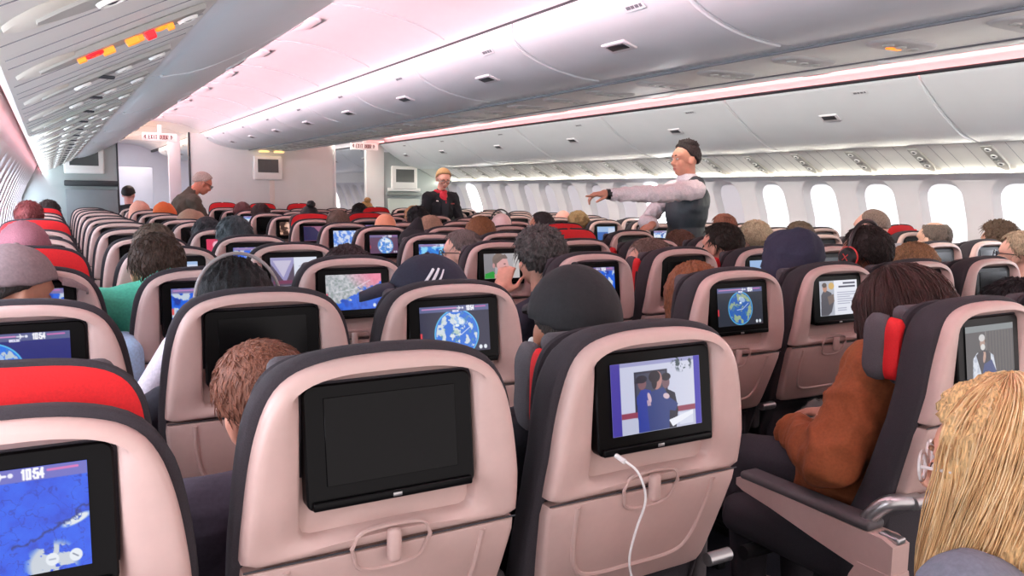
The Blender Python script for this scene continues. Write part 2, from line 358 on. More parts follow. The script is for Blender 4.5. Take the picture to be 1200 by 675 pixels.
DESC = {'sea': 'blue sea map', 'globe': 'big blue globe map', 'globe2': 'globe map and 10:54 clock', 'globe3': 'small globe map', 'globe4': 'pale globe map', 'coast': 'coastline map', 'blue': 'blue map',
        'hug': 'film of men hugging', 'oldman': 'film of white-bearded man', 'face': 'film close-up of a face', 'welcome': 'white text page', 'split': 'two-part page', 'warm': 'warm-toned film', 'red': 'red picture',
        'navypink': 'dim navy and pink picture', 'ice': 'pale ice map', 'page': 'blue picture page', 'cyan': 'cyan map', 'white': 'pale map', None: 'dark screen'}
_scr = {}
def screen_mesh(kind, res):
    key = (kind, res)
    if key in _scr: return _scr[key]
    W_, H_ = .202, .124
    if kind is None:
        mb = MB(); mb.rbox((0, 0, 0), (W_, .0012, H_), .0005, 1); _scr[key] = mb.mesh('dark_screen'); return _scr[key]
    w, h = res, int(res * .614)
    img = PICS[kind](w, h) / 255.0
    lin = np.where(img <= .04045, img / 12.92, ((np.clip(img, 0, 1) + .055) / 1.055) ** 2.4)
    xs = np.linspace(-W_ / 2, W_ / 2, w); zs = np.linspace(H_ / 2, -H_ / 2, h)
    vs = [(x, 0, z) for z in zs for x in xs]
    fs = [(j * w + i, (j + 1) * w + i, (j + 1) * w + i + 1, j * w + i + 1) for j in range(h - 1) for i in range(w - 1)]
    me = bpy.data.meshes.new('screen_' + kind); me.from_pydata(vs, [], fs)
    at = me.attributes.new('picture', 'FLOAT_COLOR', 'POINT')
    at.data.foreach_set('color', np.concatenate([lin.reshape(-1, 3), np.ones((w * h, 1))], 1).ravel())
    me.update(); _scr[key] = me; return me

# ------------------------------------------------------------------ the seat (local: x across, y forward, z up from the floor)
YR = interp([.45, .63, .838, .914, 1.05, 1.13], [.125, .066, .004, -.010, -.014, -.010])
HALF = smooth_curve([(0, 1.124), (.07, 1.121), (.125, 1.110), (.158, 1.092), (.178, 1.066), (.192, 1.03), (.203, .98), (.211, .92), (.215, .87), (.216, .839)], 4)
LOW = smooth_curve([(.216, .834), (.213, .80), (.206, .74), (.197, .68), (.190, .645), (.178, .628)], 4)
def sym(half):
    return [p for p in half] + [(-x, z) for x, z in reversed(half) if x > 1e-6]
def radial(poly, c, n, extra=()):
    """resample a star-shaped outline by angle"""
    P = [(x - c[0], z - c[1]) for x, z in poly]; out = []
    for a in sorted([2 * math.pi * k / n + .001 for k in range(n)] + [q % (2 * math.pi) for q in extra]):
        dx, dz = math.cos(a), math.sin(a); best = 0
        for i in range(len(P)):
            x0, z0 = P[i]; x1, z1 = P[(i + 1) % len(P)]; ex, ez = x1 - x0, z1 - z0; den = dx * ez - dz * ex
            if abs(den) < 1e-12: continue
            t = (x0 * ez - z0 * ex) / den; u = (x0 * dz - z0 * dx) / den
            if t > 0 and -1e-6 <= u <= 1 + 1e-6: best = max(best, t)
        out.append((c[0] + dx * best, c[1] + dz * best))
    return out
def rrect(x0, z0, x1, z1, r, n=5):
    out = []
    for cx, cz, a0 in ((x1 - r, z1 - r, 0), (x0 + r, z1 - r, 90), (x0 + r, z0 + r, 180), (x1 - r, z0 + r, 270)):
        for k in range(n + 1):
            a = math.radians(a0 + 90 * k / n); out.append((cx + r * math.cos(a), cz + r * math.sin(a)))
    return out
def grow(poly, c, d):
    out = []
    for x, z in poly:
        v = math.hypot(x - c[0], z - c[1]) or 1; out.append((c[0] + (x - c[0]) * (1 + d / v), c[1] + (z - c[1]) * (1 + d / v)))
    return out
SEATM = {}
def seat_meshes():
    n = 96; c = (0, .972)
    out = radial(sym(HALF), c, n); rec = radial(rrect(-.1365, .866, .1365, 1.093, .014), c, n)
    def R(poly, dy, fixed=None): return [(x, (YR(z) if fixed is None else fixed) + dy, z) for x, z in poly]
    mb = MB()
    rings = [R(grow(out, c, -.004), .05), R(out, .034), R(out, .012), R(grow(out, c, -.004), .003), R(grow(out, c, -.011), 0.0), R(grow(out, c, -.02), -.0005)]
    mid = [((a[0] + b[0]) / 2, (a[1] + b[1]) / 2) for a, b in zip(grow(out, c, -.02), grow(rec, c, .006))]
    rings += [R(mid, .003), R(grow(rec, c, .006), .008), R(grow(rec, c, .001), .0125), R(grow(rec, c, -.004), 0, .024)]
    mb.loft(rings, True, False, True); SEATM['back_shell'] = mb.mesh('back_shell', 50)
    # tray table panel below the split line
    low = [(.0, .834)] + LOW + [(0, .624)]; c2 = (0, .735); lo = radial(sym(low), c2, 72)
    mb = MB(); mb.loft([R(lo, .034), R(lo, .010), R(grow(lo, c2, -.003), .004), R(grow(lo, c2, -.008), .002)], True, False, True)
    SEATM['tray_table'] = mb.mesh('tray_table', 50)
    mb = MB(); U = smooth_curve([(-.155, .826), (-.15, .76), (-.135, .70), (-.10, .672), (0, .668), (.10, .672), (.135, .70), (.15, .76), (.155, .826)], 5)
    mb.tube([(x, YR(z) + .003, z) for x, z in U], .0055, 8); SEATM['table_ridge'] = mb.mesh('table_ridge')
    mb = MB(); g = smooth_curve([(-.062, .840), (-.05, .862), (-.02, .868), (.02, .868), (.05, .862), (.062, .840)], 4) + smooth_curve([(.058, .828), (.05, .806), (.025, .796), (-.025, .796), (-.05, .806), (-.058, .828)], 4)
    mb.tube([(x, YR(z) + .001, z) for x, z in g], .0034, 6, True); SEATM['latch_surround'] = mb.mesh('latch_surround')
    mb = MB(); mb.rbox((0, -.004, .838), (.021, .02, .052), .008, 4); SEATM['latch'] = mb.mesh('latch')
    mb = MB(); mb.tube([(x, YR(.8365) + .004, .8365) for x in np.linspace(-.214, .214, 9)], .0016, 5); SEATM['table_gap'] = mb.mesh('table_gap')
    # monitor
    c3 = (0, .999); q = rrect(-.130, .913, .130, 1.086, .013)
    G = interp([.913, 1.086], [-.012, .010])
    mb = MB(); mb.loft([[(x, G(z) + .022, z) for x, z in q], [(x, G(z) + .003, z) for x, z in q], [(x, G(z), z) for x, z in grow(q, c3, -.003)]], True, False, True)
    mb.rbox((0, G(.921) - .0025, .9205), (.246, .008, .013), .003, 3)
    SEATM['monitor'] = mb.mesh('monitor', 20)
    mb = MB(); mb.rbox((.0, G(.92) - .007, .9205), (.014, .002, .006), .0009, 2); SEATM['jack_socket'] = mb.mesh('jack_socket')
    # upholstered back
    bk = sym(smooth_curve([(0, 1.135), (.075, 1.132), (.13, 1.121), (.166, 1.102), (.188, 1.075), (.204, 1.04), (.216, .98), (.223, .92), (.227, .85), (.225, .75), (.215, .62), (.2, .47), (.0, .46)], 4)); c4 = (0, .85)
    bk = radial(bk, c4, 96)
    mb = MB(); mb.loft([R(grow(bk, c4, -.016), .028), R(grow(bk, c4, -.004), .031), R(bk, .037), R(grow(bk, c4, -.001), .06), R(grow(bk, c4, -.008), .09), R(grow(bk, c4, -.022), .115), R(grow(bk, c4, -.05), .128)])
    SEATM['backrest'] = mb.mesh('backrest', 50)
    # headrest
    mb = MB(); mb.rbox((0, .150, 1.015), (.29, .045, .20), .02, 4)
    SEATM['headrest'] = mb.mesh('headrest')
    hb = smooth_curve([(0, 1.121), (.09, 1.116), (.14, 1.101), (.166, 1.07), (.176, 1.02), (.178, .95)], 4); hb = hb + [(-x, z) for x, z in reversed(hb) if x > 1e-6]
    mb = MB(); mb.loft([[(x, y, z) for x, z in grow(hb, (0, 1.0), d)] for y, d in ((.108, -.008), (.112, 0), (.13, 0), (.134, -.006))]); SEATM['headrest_back'] = mb.mesh('headrest_back', 50)
    mb = MB(); mb.tube([(x, .121, z) for x, z in hb], .0085, 8); SEATM['headrest_piping'] = mb.mesh('headrest_piping')
    # folded-forward side wings: grey ear with a red back
    for nm, sx in (('left', -1), ('right', 1)):
        e = radial(rrect(-.045, -.082, .045, .082, .042, 6), (0, 0), 32)
        def ring(d, y): return [(sx * (.165 + .3 * (y - .13) * 0) + sx * 0 + (q[0]) * .45 * sx, y + abs(q[0]) * .0, 1.0 + q[1]) for q in grow(e, (0, 0), d)]
        mb = MB(); mb.loft([ring(-.012, .148), ring(0, .156), ring(.003, .175), ring(0, .195), ring(-.014, .208)]); SEATM['ear_' + nm] = mb.mesh('headrest_ear', 60)
        mb = MB(); mb.loft([ring(-.016, .112), ring(-.006, .12), ring(-.004, .146), ring(-.02, .152)]); SEATM['wing_' + nm] = mb.mesh('headrest_wing', 60)
    # lower seat
    mb = MB(); mb.rbox((0, .42, .405), (.43, .48, .12), .045, 4); SEATM['seat_cushion'] = mb.mesh('seat_cushion')
    mb = MB()
    for x in (-.13, .13):
        mb.rbox((x, .30, .175), (.03, .05, .35), .008, 2); mb.rbox((x, .36, .02), (.04, .42, .04), .008, 2)
    mb.tube([(-.24, .28, .33), (.24, .28, .33)], .022, 10); mb.tube([(-.24, .52, .33), (.24, .52, .33)], .022, 10)
    SEATM['seat_frame'] = mb.mesh('seat_frame')
    mb = MB(); mb.rbox((0, .128, .43), (.36, .03, .34), .012, 3); mb.tube([(-.17, .112, .605), (0, .108, .60), (.17, .112, .605)], .008, 6); SEATM['literature_pocket'] = mb.mesh('literature_pocket')
    mb = MB(); mb.rbox((0, .36, .625), (.046, .42, .036), .016, 4); mb.rbox((0, .145, .60), (.04, .05, .16), .015, 3); SEATM['armrest'] = mb.mesh('armrest')
    mb = MB(); mb.tube([(-.03, .078, .618), (.03, .078, .618)], .014, 14); SEATM['armrest_hinge'] = mb.mesh('armrest_hinge')
seat_meshes()
COLX = [-.081, .444, .969, 2.07, 2.595, 3.12, 3.645, 4.745, 5.27, 5.795]
POSN = ['window seat of left block', 'middle seat of left block', 'aisle seat of left block', 'left end of centre block', 'inner left of centre block', 'inner right of centre block', 'right end of centre block',
        'aisle seat of right block', 'middle seat of right block', 'window seat of right block']
SCR = {(0, 1): 'sea', (0, 2): None, (0, 3): 'hug', (0, 4): 'oldman', (0, 5): 'globe3', (1, 1): 'globe2', (1, 2): None, (1, 3): 'globe', (1, 4): 'globe3', (1, 5): 'welcome', (1, 6): None, (1, 7): None,
       (2, 1): 'blue', (2, 2): 'blue', (2, 3): 'coast', (2, 4): 'blue', (2, 5): None, (2, 6): 'page', (2, 7): None, (2, 8): None, (2, 9): None, (3, 1): None, (3, 2): 'page', (3, 3): 'split', (3, 4): 'face', (3, 5): None, (3, 6): None,
       (4, 3): 'blue', (4, 4): 'cyan', (4, 7): None, (5, 3): 'red', (5, 4): 'globe4', (6, 4): 'ice', (6, 8): 'page', (7, 4): 'navypink', (8, 4): 'warm', (9, 4): None, (10, 4): 'white', (5, 7): None, (5, 8): 'white', (7, 5): 'blue', (8, 6): 'blue'}
RAISED = {(0, 1): .046, (2, 1): .06, (5, 1): .06, (7, 4): .05, (7, 5): .05, (3, 5): .055, (4, 6): .05, (3, 10): .05, (12, 4): .07, (12, 5): .07, (12, 6): .07, (10, 7): .06, (9, 1): .05}
# small differences in how far each seat is pushed back: (forward shift m, drop m, turn rad)
ADJ = {(0, 1): (-.02, -.03, 0), (0, 2): (0, .005, 0), (0, 3): (0, .005, 0), (0, 4): (0, -.004, 0), (1, 2): (0, .0, 0), (2, 2): (0, -.02, 0)}
WINGS = {(0, 3): -.010, (0, 4): .010, (1, 6): .02, (2, 6): .03, (3, 6): .03, (1, 7): .0, (2, 5): .0, (3, 10): .03}
NROW = 13
SEATS = {}
def build_seat(r, c):
    X = COLX[c - 1]; off = .085 if c >= 8 else 0.0
    dy, dz, rz = ADJ.get((r, c), (random.uniform(-.012, .012), random.uniform(-.008, .004), random.uniform(-.008, .008)))
    z0 = dz
    root = empty('airline_seat', (wx(X), wy(1.1256 + .8556 * r + off) + dy, 0), rz)
    scr = SCR.get((r, c), None)
    d = DESC[scr]
    tag(root, 'white-backed seat, %s, %s row ahead, %s' % (d, ORD[r], POSN[c - 1]), 'airline seat', 'rows of airline seats')
    def P(k, m, name=None, par=None, dz=0.0):
        o = link(name or k, SEATM[k], m, par or root); o.location = (0, 0, (0 if par else z0) + dz); return o
    P('back_shell', SHELL); tr = P('tray_table', SHELL2)
    if r <= 4: P('table_ridge', SHELL2, par=tr); P('table_gap', DARKGAP, 'table_gap', tr)
    if r <= 6: P('latch', SHELL2, par=tr); P('latch_surround', SHELL2, par=tr)
    mo = P('monitor', BLACK)
    near = r == 0 and c <= 4
    sm = screen_mesh(scr, 240 if near else (150 if r == 1 else (90 if r < 4 else 44)))
    s = link('screen', sm, screen_mat() if scr else mat('dark_screen_glass', (9, 9, 10), .16, .04, 20, spec=.14), mo); s.location = (0, -.0028 if scr else -.0014, 1.0065); s.rotation_euler = (math.atan2(.022, .173) * -1, 0, 0)
    if r <= 1: P('jack_socket', METAL, par=mo)
    P('backrest', FABRIC)
    h = P('headrest', FABRIC2, dz=RAISED.get((r, c), -.012)); P('headrest_back', RED if (r, c) in RAISED else FABRIC, par=h); P('headrest_piping', FABRIC, par=h)
    if (r, c) in WINGS:
        for nm, sx in (('left', -1), ('right', 1)):
            k = WINGS[(r, c)]
            for kind, m_ in (('ear', FABRIC2), ('wing', RED)):
                o = P(kind + '_' + nm, m_, 'headrest_' + kind, h); o.location = (sx * k, 0, .012)
    P('seat_cushion', FABRIC); P('seat_frame', BLACKM); P('literature_pocket', FABRIC)
    for x in (-.2625, .2625):
        if x > 0 and c not in (3, 7, 10): continue
        if (r, c) == (0, 4): continue
        a = P('armrest', GREYCAP); a.location.x = x * S; hg = P('armrest_hinge', METAL, par=a)
    SEATS[(r, c)] = root
    return root
for r in range(NROW):
    for c in range(1, 11): build_seat(r, c)
# the near armrest across the aisle, with its pale side panel
sr = SEATS[(0, 4)]; ax = -.245
mb = MB(); mb.loft([[(ax - .032 + .0, y, z0), (ax + .032, y, z0), (ax + .032, y, z1), (ax - .032, y, z1)] for y, z0, z1 in ((.03, .475, .548), (.06, .462, .56), (.12, .462, .56), (.25, .485, .562), (.40, .515, .566), (.50, .53, .568), (.525, .54, .56))], True)
ar = link('armrest', mb.mesh('armrest_side'), SHELL2, sr); ar['label'] = 'pale aisle armrest with dark padded top'
mb = MB(); mb.rbox((ax, .305, .572), (.068, .42, .026), .012, 4); link('armrest_pad', mb.mesh('armrest_pad'), GREYCAP, ar)
mb = MB(); mb.rbox((ax, .055, .558), (.03, .055, .016), .005, 3); link('armrest_button', mb.mesh('armrest_button'), METAL, ar)
mb = MB(); mb.loft([[(ax - .034, y0, z), (ax + .034, y0, z), (ax + .034, y1, z), (ax - .034, y1, z)] for z, y0, y1 in ((.05, .06, .2), (.25, .035, .2), (.44, .022, .14), (.478, .028, .12))], True)
link('armrest_post', mb.mesh('armrest_post'), SHELL2, sr)
mb = MB(); mb.tube(smooth_curve([(-.16, .05, .635), (-.19, .06, .635), (-.225, .085, .628), (-.243, .115, .59), (-.25, .14, .52)], 5), .02, 12); mb.tube([(-.19, .045, .635), (-.11, .045, .635)], .017, 14)
link('armrest_bracket', mb.mesh('armrest_bracket'), METAL, sr)
# ------------------------------------------------------------------ the cabin shell
Y0, Y1 = -1.0, 18.5
YB = 11.75                      # bulkhead across the cabin
def extrude(mb, prof, y0, y1, flip=False):
    n = len(prof); vs = [(x, y0, z) for x, z in prof] + [(x, y1, z) for x, z in prof]
    return mb.add(vs, [(i, i + 1, n + i + 1, n + i) for i in range(n - 1)])
mb = MB(); mb.rbox((0, (Y0 + Y1) / 2, -.04), (6.3, Y1 - Y0, .08), .002, 1); struct('floor', mb.mesh('floor'), CARPET)
# sidewalls: a curved panel with a rounded window hole per module
WALLX = interp([0, .25, .5, .75, 1.0, 1.2, 1.4, 1.56, 1.72, 1.95], [2.85, 2.98, 3.04, 3.055, 3.04, 3.0, 2.92, 2.835, 2.775, 2.70])
WP = .533; WC = 1.235; HW, HH = .165, .275     # window pitch, sill-centre height, half sizes
WOFF = 3.71 * S - 6 * WP
def wallpt(sx, y, z, out=0.0): return (sx * (WALLX(z) + out), y, z)
def window_positions(): 
    k = 0; y = WOFF
    while y < 17.6:
        yield y; y += WP
OPEN_R = (6.9, 10.9); 
for sx, side in ((-1, 'left'), (1, 'right')):
    mb = MB()
    for y in np.arange(WOFF - 2 * WP, 18.2, WP):
        yy0, yy1 = y - WP / 2, y + WP / 2
        has = True
        z0, z1 = .93, 1.545
        out = rrect(-WP / 2, z0, WP / 2, z1, .0005, 1); c = (0, WC)
        n = 48; cor = [math.atan2(zz - WC, aa) for aa in (-WP / 2, WP / 2) for zz in (z0, z1)]; o = radial(out, c, n, cor); hole = radial(rrect(-HW, WC - HH, HW, WC + HH, .13, 8), c, n, cor)
        m1 = [((a[0] * .5 + b[0] * .5), (a[1] * .5 + b[1] * .5)) for a, b in zip(o, hole)]
        mb.loft([[wallpt(sx, y + a, b) for a, b in q] for q in (o, m1, grow(hole, c, .012))] + [[wallpt(sx, y + a, b, .004) for a, b in grow(hole, c, .004)], [wallpt(sx, y + a, b, .014) for a, b in hole]], True, False, False)
        zs = [0, .25, .5, .75, .93]
        mb.loft([[wallpt(sx, yy0, z) for z in zs], [wallpt(sx, yy1, z) for z in zs]], False, False, False)
        zs = [1.545, 1.7, 1.9]
        mb.loft([[wallpt(sx, yy0, z) for z in zs], [wallpt(sx, yy1, z) for z in zs]], False, False, False)
    struct('wall_' + side, mb.mesh('wall_' + side, 35), WALLM)
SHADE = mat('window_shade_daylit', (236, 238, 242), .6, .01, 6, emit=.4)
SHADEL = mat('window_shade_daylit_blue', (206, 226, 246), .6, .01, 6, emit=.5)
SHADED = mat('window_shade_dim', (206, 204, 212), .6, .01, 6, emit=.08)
OPENW = mat('open_window_daylight', (246, 250, 255), .5, .01, 6, emit=9.0)
OPENL = mat('open_left_window_daylight', (226, 238, 255), .5, .01, 6, emit=8.0)
NEARFILL = mat('near_window_fill', (240, 244, 255), .5, .01, 6, emit=8.0)  # glow added to near windows outside the view, to brighten the bins
REVEAL = mat('window_reveal', (226, 226, 228), .5, .01, 10)
wn = 0
for sx in (-1, 1):
    for y in window_positions():
        wn += 1; c = (0, WC); n = 48
        hole = radial(rrect(-HW, WC - HH, HW, WC + HH, .13, 8), c, n); inner = radial(rrect(-.142, WC - .235, .142, WC + .245, .11, 8), c, n)
        mb = MB(); mb.loft([[wallpt(sx, y + a, b, .014) for a, b in hole], [wallpt(sx, y + a, b, .05) for a, b in grow(inner, c, .012)], [wallpt(sx, y + a, b, .062) for a, b in inner], [wallpt(sx, y + a, b, .085) for a, b in inner]], True, False, False)
        w = link('window_%d' % wn, mb.mesh('window_frame', 60), REVEAL); w['kind'] = 'structure'
        opened = sx > 0 and any(abs(y - q) < WP / 2 for q in OPEN_R)
        lit = OPENW if opened else NEARFILL if y < (1.45 if sx < 0 else 2.72) else (OPENL if sx < 0 else (SHADE if sx > 0 and y < 5.6 else SHADED))
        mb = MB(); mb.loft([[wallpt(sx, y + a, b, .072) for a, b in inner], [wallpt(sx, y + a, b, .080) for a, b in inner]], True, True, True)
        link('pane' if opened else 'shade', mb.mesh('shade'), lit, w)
# ------------------------------------------------------------------ service-panel soffits, bins and ceilings
FACE = smooth_curve([(.328, .390), (.50, .438), (.70, .541), (.87, .650), (.985, .735), (1.023, .769)], 5)      # outer bin face (survey units from the eye side)
def outer(sx, pts): return [((X - CX) * S * (-sx), wz(h)) for X, h in pts]
LINE = outer(-1, [(-.058, .1924), (.06, .254), (.20, .327), (.318, .386)])
LIP = outer(-1, [(-.11, .30), (-.08, .22), (-.066, .196)])
BJ = [3.12 + 1.65 * k for k in range(-4, 10)]
CJ = [2.28 + 1.22 * k for k in range(-4, 14)]
def lerp2(pts, t):
    d = [0]
    for a, b in zip(pts, pts[1:]): d.append(d[-1] + math.hypot(b[0] - a[0], b[1] - a[1]))
    t *= d[-1]; return tuple(np.interp(t, d, [p[k] for p in pts]) for k in (0, 1))
def latch_on(par, f, y, sx, size=1.0):
    """recessed finger latch with pale frame, on the door face"""
    (x0, z0), (x1, z1) = f(-.012), f(.012); p = Vector(((x0 + x1) / 2, y, (z0 + z1) / 2)); up = Vector((x1 - x0, 0, z1 - z0)).normalized(); nrm = Vector((0, 1, 0)).cross(up)
    if nrm.z > 0: nrm = -nrm
    M = Matrix((Vector((0, 1, 0)), up, nrm)).transposed()
    mb = MB(); mb.rbox(p + nrm * .001, (.125 * size, .062 * size, .014), .006, 3, M); a = link('latch', mb.mesh('latch'), WALLM, par)
    mb = MB(); mb.rbox(p + nrm * .0075 + up * .006, (.092 * size, .034 * size, .006), .003, 2, M); link('latch_paddle', mb.mesh('latch_paddle'), CLASP, a)
def placard_on(par, f, y):
    (x0, z0), (x1, z1) = f(-.01), f(.01); p = Vector(((x0 + x1) / 2, y, (z0 + z1) / 2)); up = Vector((x1 - x0, 0, z1 - z0)).normalized(); nrm = Vector((0, 1, 0)).cross(up)
    if nrm.z > 0: nrm = -nrm
    M = Matrix((Vector((0, 1, 0)), up, nrm)).transposed(); DK = mat('placard_ink', (120, 122, 128), .5, .05, 40)
    mb = MB(); mb.rbox(p + nrm * .004, (.12, .034, .002), .0008, 1, M); a = link('placard', mb.mesh('placard'), mat('placard_white', (232, 234, 236), .5, .01, 20), par)
    mb = MB()
    for k, (dx, wd) in enumerate(((-.04, .014), (-.018, .02), (.006, .018), (.03, .024))): mb.rbox(p + nrm * .0055 + Vector((0, dx, 0)), (wd, .014, .001), .0004, 1, M)
    link('placard_symbols', mb.mesh('placard_symbols'), DK, a)
for sx, side in ((-1, 'left'), (1, 'right')):
    face = outer(-1 if sx < 0 else 1, FACE); face = [(sx * abs(x), z) for x, z in face]
    back = [(sx * 2.71, face[-1][1] + .02), (sx * 2.74, 1.66), (sx * 2.50, 1.715)]
    for k, (a, b) in enumerate(zip(BJ, BJ[1:])):
        y0, y1 = a * S + .005, b * S - .005
        if a * S < YB < b * S: y1 = YB - .02
        if y0 > 17.5: break
        if y1 < -.2: continue
        y0 = max(y0, Y0); ym = (y0 + y1) / 2; root = empty('overhead_bin', (0, 0, 0))
        tag(root, 'pale closed overhead bin over the %s windows, %s along the row from the camera' % (side, ORD[max(0, k - (1 if sx < 0 else 3) + 1)] if k - (1 if sx < 0 else 3) + 1 >= 0 else 'one behind the'), 'overhead bin', 'overhead bins along the %s wall' % side)
        if k <= (0 if sx < 0 else 1): root['label'] = 'pale overhead bin over the %s windows, behind the camera, number of rows back %s' % (side, ORD[2 - k + 1])
        prof = face + back; mb = MB(); mb.loft([[(x, y0, z) for x, z in prof], [(x, y1, z) for x, z in prof]])
        link('bin_body', mb.mesh('bin_body', 30), BINM, root)
        nx = lambda i: (face[min(i + 1, len(face) - 1)][0] - face[max(i - 1, 0)][0], face[min(i + 1, len(face) - 1)][1] - face[max(i - 1, 0)][1])
        door = []
        for i, (x, z) in enumerate(face):
            tx, tz = nx(i); L_ = math.hypot(tx, tz); door.append((x - sx * abs(tz) / L_ * .006, z - abs(tx) / L_ * .006))
        sub = door[1:-2]; mb = MB(); mb.loft([[(x, y0 + .010, z) for x, z in face[1:-2]], [(x, y0 + .014, z) for x, z in sub], [(x, y1 - .014, z) for x, z in sub], [(x, y1 - .010, z) for x, z in face[1:-2]]], False, False, False)
        dr = link('door', mb.mesh('bin_door', 22), BINM, root)
        latch_on(dr, lambda d, q=door: lerp2(q, .62 + d), ym, sx, 1.15); placard_on(dr, lambda d, q=door: lerp2(q, .90 + d), ym - .35)
    # soffit below the bin
    base = [(sx * abs(x), z) for x, z in LINE]; prof = [(sx * abs(x), z) for x, z in LIP] + base
    mb = MB(); extrude(mb, prof, Y0, YB - .02); extrude(mb, prof, YB + .9, Y1)
    struct('trim_%d' % (1 if sx < 0 else 2), mb.mesh('soffit'), PSUM)
    def sp(t, d=0.0, P=base):
        p = lerp2(P, .02 + .96 * t); q0 = lerp2(P, .01 + .96 * t); q1 = lerp2(P, .03 + .96 * t); tx, tz = q1[0] - q0[0], q1[1] - q0[1]; L_ = math.hypot(tx, tz)
        nx_, nz_ = -tz / L_, tx / L_
        if nz_ > 0: nx_, nz_ = -nx_, -nz_
        return Vector((p[0] + nx_ * d, 0, p[1] + nz_ * d))
    # transverse joint lines
    mb = MB(); first = 1.235 if sx < 0 else 3.09 - 4 * .53
    ys = [(first + .53 * k) * S for k in range(-3, 21)]
    for y in ys:
        for dy in (-.23, -.13, .13):
            if y + dy < YB - .1: mb.tube([sp(t, -.0004) + Vector((0, y + dy, 0)) for t in np.linspace(0, 1, 9)], .0016, 5)
    struct('trim_%d' % (3 if sx < 0 else 4), mb.mesh('soffit_joints'), mat('joint_line', (140, 142, 148), .6, .04, 20))
    for k, y in enumerate(ys):
        if y > YB - .2 or y < -.4: continue
        kk = sum(1 for q in ys[:k + 1] if q >= -.4) - 1
        root = empty('service_panel', (0, y, 0)); sgn = sx < 0 and abs(y - 1.765 * S) < .05
        lab = 'grey reading-light and air-nozzle panel under the %s bins, %s from the camera' % (side, ORD[kk])
        if sgn: lab = 'service panel with glowing orange and red cabin signs, under the left bins'
        tag(root, lab, 'service panel', 'service panels under the %s bins' % side)
        # channel
        rings = []
        for t, wdt in zip(np.linspace(.12, .93, 12), [.012, .032, .042, .046, .046, .046, .046, .046, .046, .046, .046, .04]):
            a = sp(t, .001); b = sp(t, .010); rings.append([a + Vector((0, -wdt, 0)), b + Vector((0, -wdt * .8, 0)), b + Vector((0, wdt * .8, 0)), a + Vector((0, wdt, 0))])
        mb = MB(); mb.loft(rings); link('channel', mb.mesh('channel'), PSUD, root)
        rings = []
        for t, wdt in ((.02, .004), (.06, .03), (.12, .05), (.2, .056), (.28, .04), (.32, .004)):
            a = sp(t, .0005); b = sp(t, .006); rings.append([a + Vector((0, -wdt - .01, 0)), b + Vector((0, -wdt, 0)), b + Vector((0, wdt, 0)), a + Vector((0, wdt + .01, 0))])
        mb = MB(); mb.loft(rings); link('light_dish', mb.mesh('light_dish'), mat('light_dish', (236, 234, 222), .35, .01, 20), root)
        for t in (.36, .62, .84):
            if sgn and t < .8: continue
            p = sp(t, .012); nrm = (sp(t, 1) - sp(t, 0)); M = nrm.to_track_quat('Z', 'Y').to_matrix()
            mb = MB(); mb.loft([[M @ Vector((r_ * math.cos(q * math.pi / 6), r_ * math.sin(q * math.pi / 6), z)) + p for q in range(12)] for r_, z in ((.021, 0), (.019, .006), (.014, .006), (.011, .001))])
            a = link('reading_light', mb.mesh('reading_light'), PSUM, root)
            mb = MB(); mb.ell(p + nrm * .002, (.011, .011, .004), M, 10, 6); link('lens', mb.mesh('lens'), CLASP, a)
        if sgn:
            OR = mat('sign_orange', (255, 140, 40), .4, .02, 30, emit=1.0); RD = mat('sign_red', (250, 30, 40), .4, .02, 30, emit=1.0)
            def glyph(name, t, parts, k=.62):
                for m_, shp in parts:
                    for tp, a_, b_, c_ in shp:
                        mb = MB()
                        if tp == 'ring': mb.tube([sp(t + k * (a_ + c_ * math.cos(q * math.pi / 10) * .72), .0125) + Vector((0, b_ + k * .3 * c_ * math.sin(q * math.pi / 10) * .72, 0)) for q in range(20)], .0032, 6, True)
                        elif tp == 'bar': mb.tube([sp(t + k * a_[0], .0125) + Vector((0, a_[1], 0)), sp(t + k * b_[0], .0125) + Vector((0, b_[1], 0))], c_, 6)
                        link(name, mb.mesh(name), m_, root)
            glyph('no_smoking_sign', .37, [(RD, [('ring', 0, 0, .085), ('bar', (-.05, -.012), (.05, .012), .003)]), (OR, [('bar', (-.13, 0), (-.07, 0), .006), ('bar', (.06, .004), (.15, .004), .009), ('bar', (-.03, 0), (.03, 0), .003)])])
            glyph('seat_belt_sign', .64, [(OR, [('bar', (-.19, -.006), (-.1, -.006), .010), ('bar', (-.09, .004), (-.05, .004), .008), ('ring', .1, 0, .05), ('bar', (.15, .002), (.2, .002), .009)]), (RD, [('bar', (-.03, 0), (.04, 0), .012)])])
        elif sx < 0 or True:
            mb = MB(); mb.rbox(sp(.49, .012) + Vector((0, 0, 0)), (.05, .03, .006), .002, 2); link('call_button', mb.mesh('call_button'), CLASP, root)
    # seam above the doors
    mb = MB(); e = face[-1]; mb.tube([(e[0] - sx * .004, Y0, e[1] + .008), (e[0] - sx * .004, Y1, e[1] + .008)], .011, 8); struct('trim_%d' % (7 if sx < 0 else 8), mb.mesh('bin_top_gap'), DARKGAP)
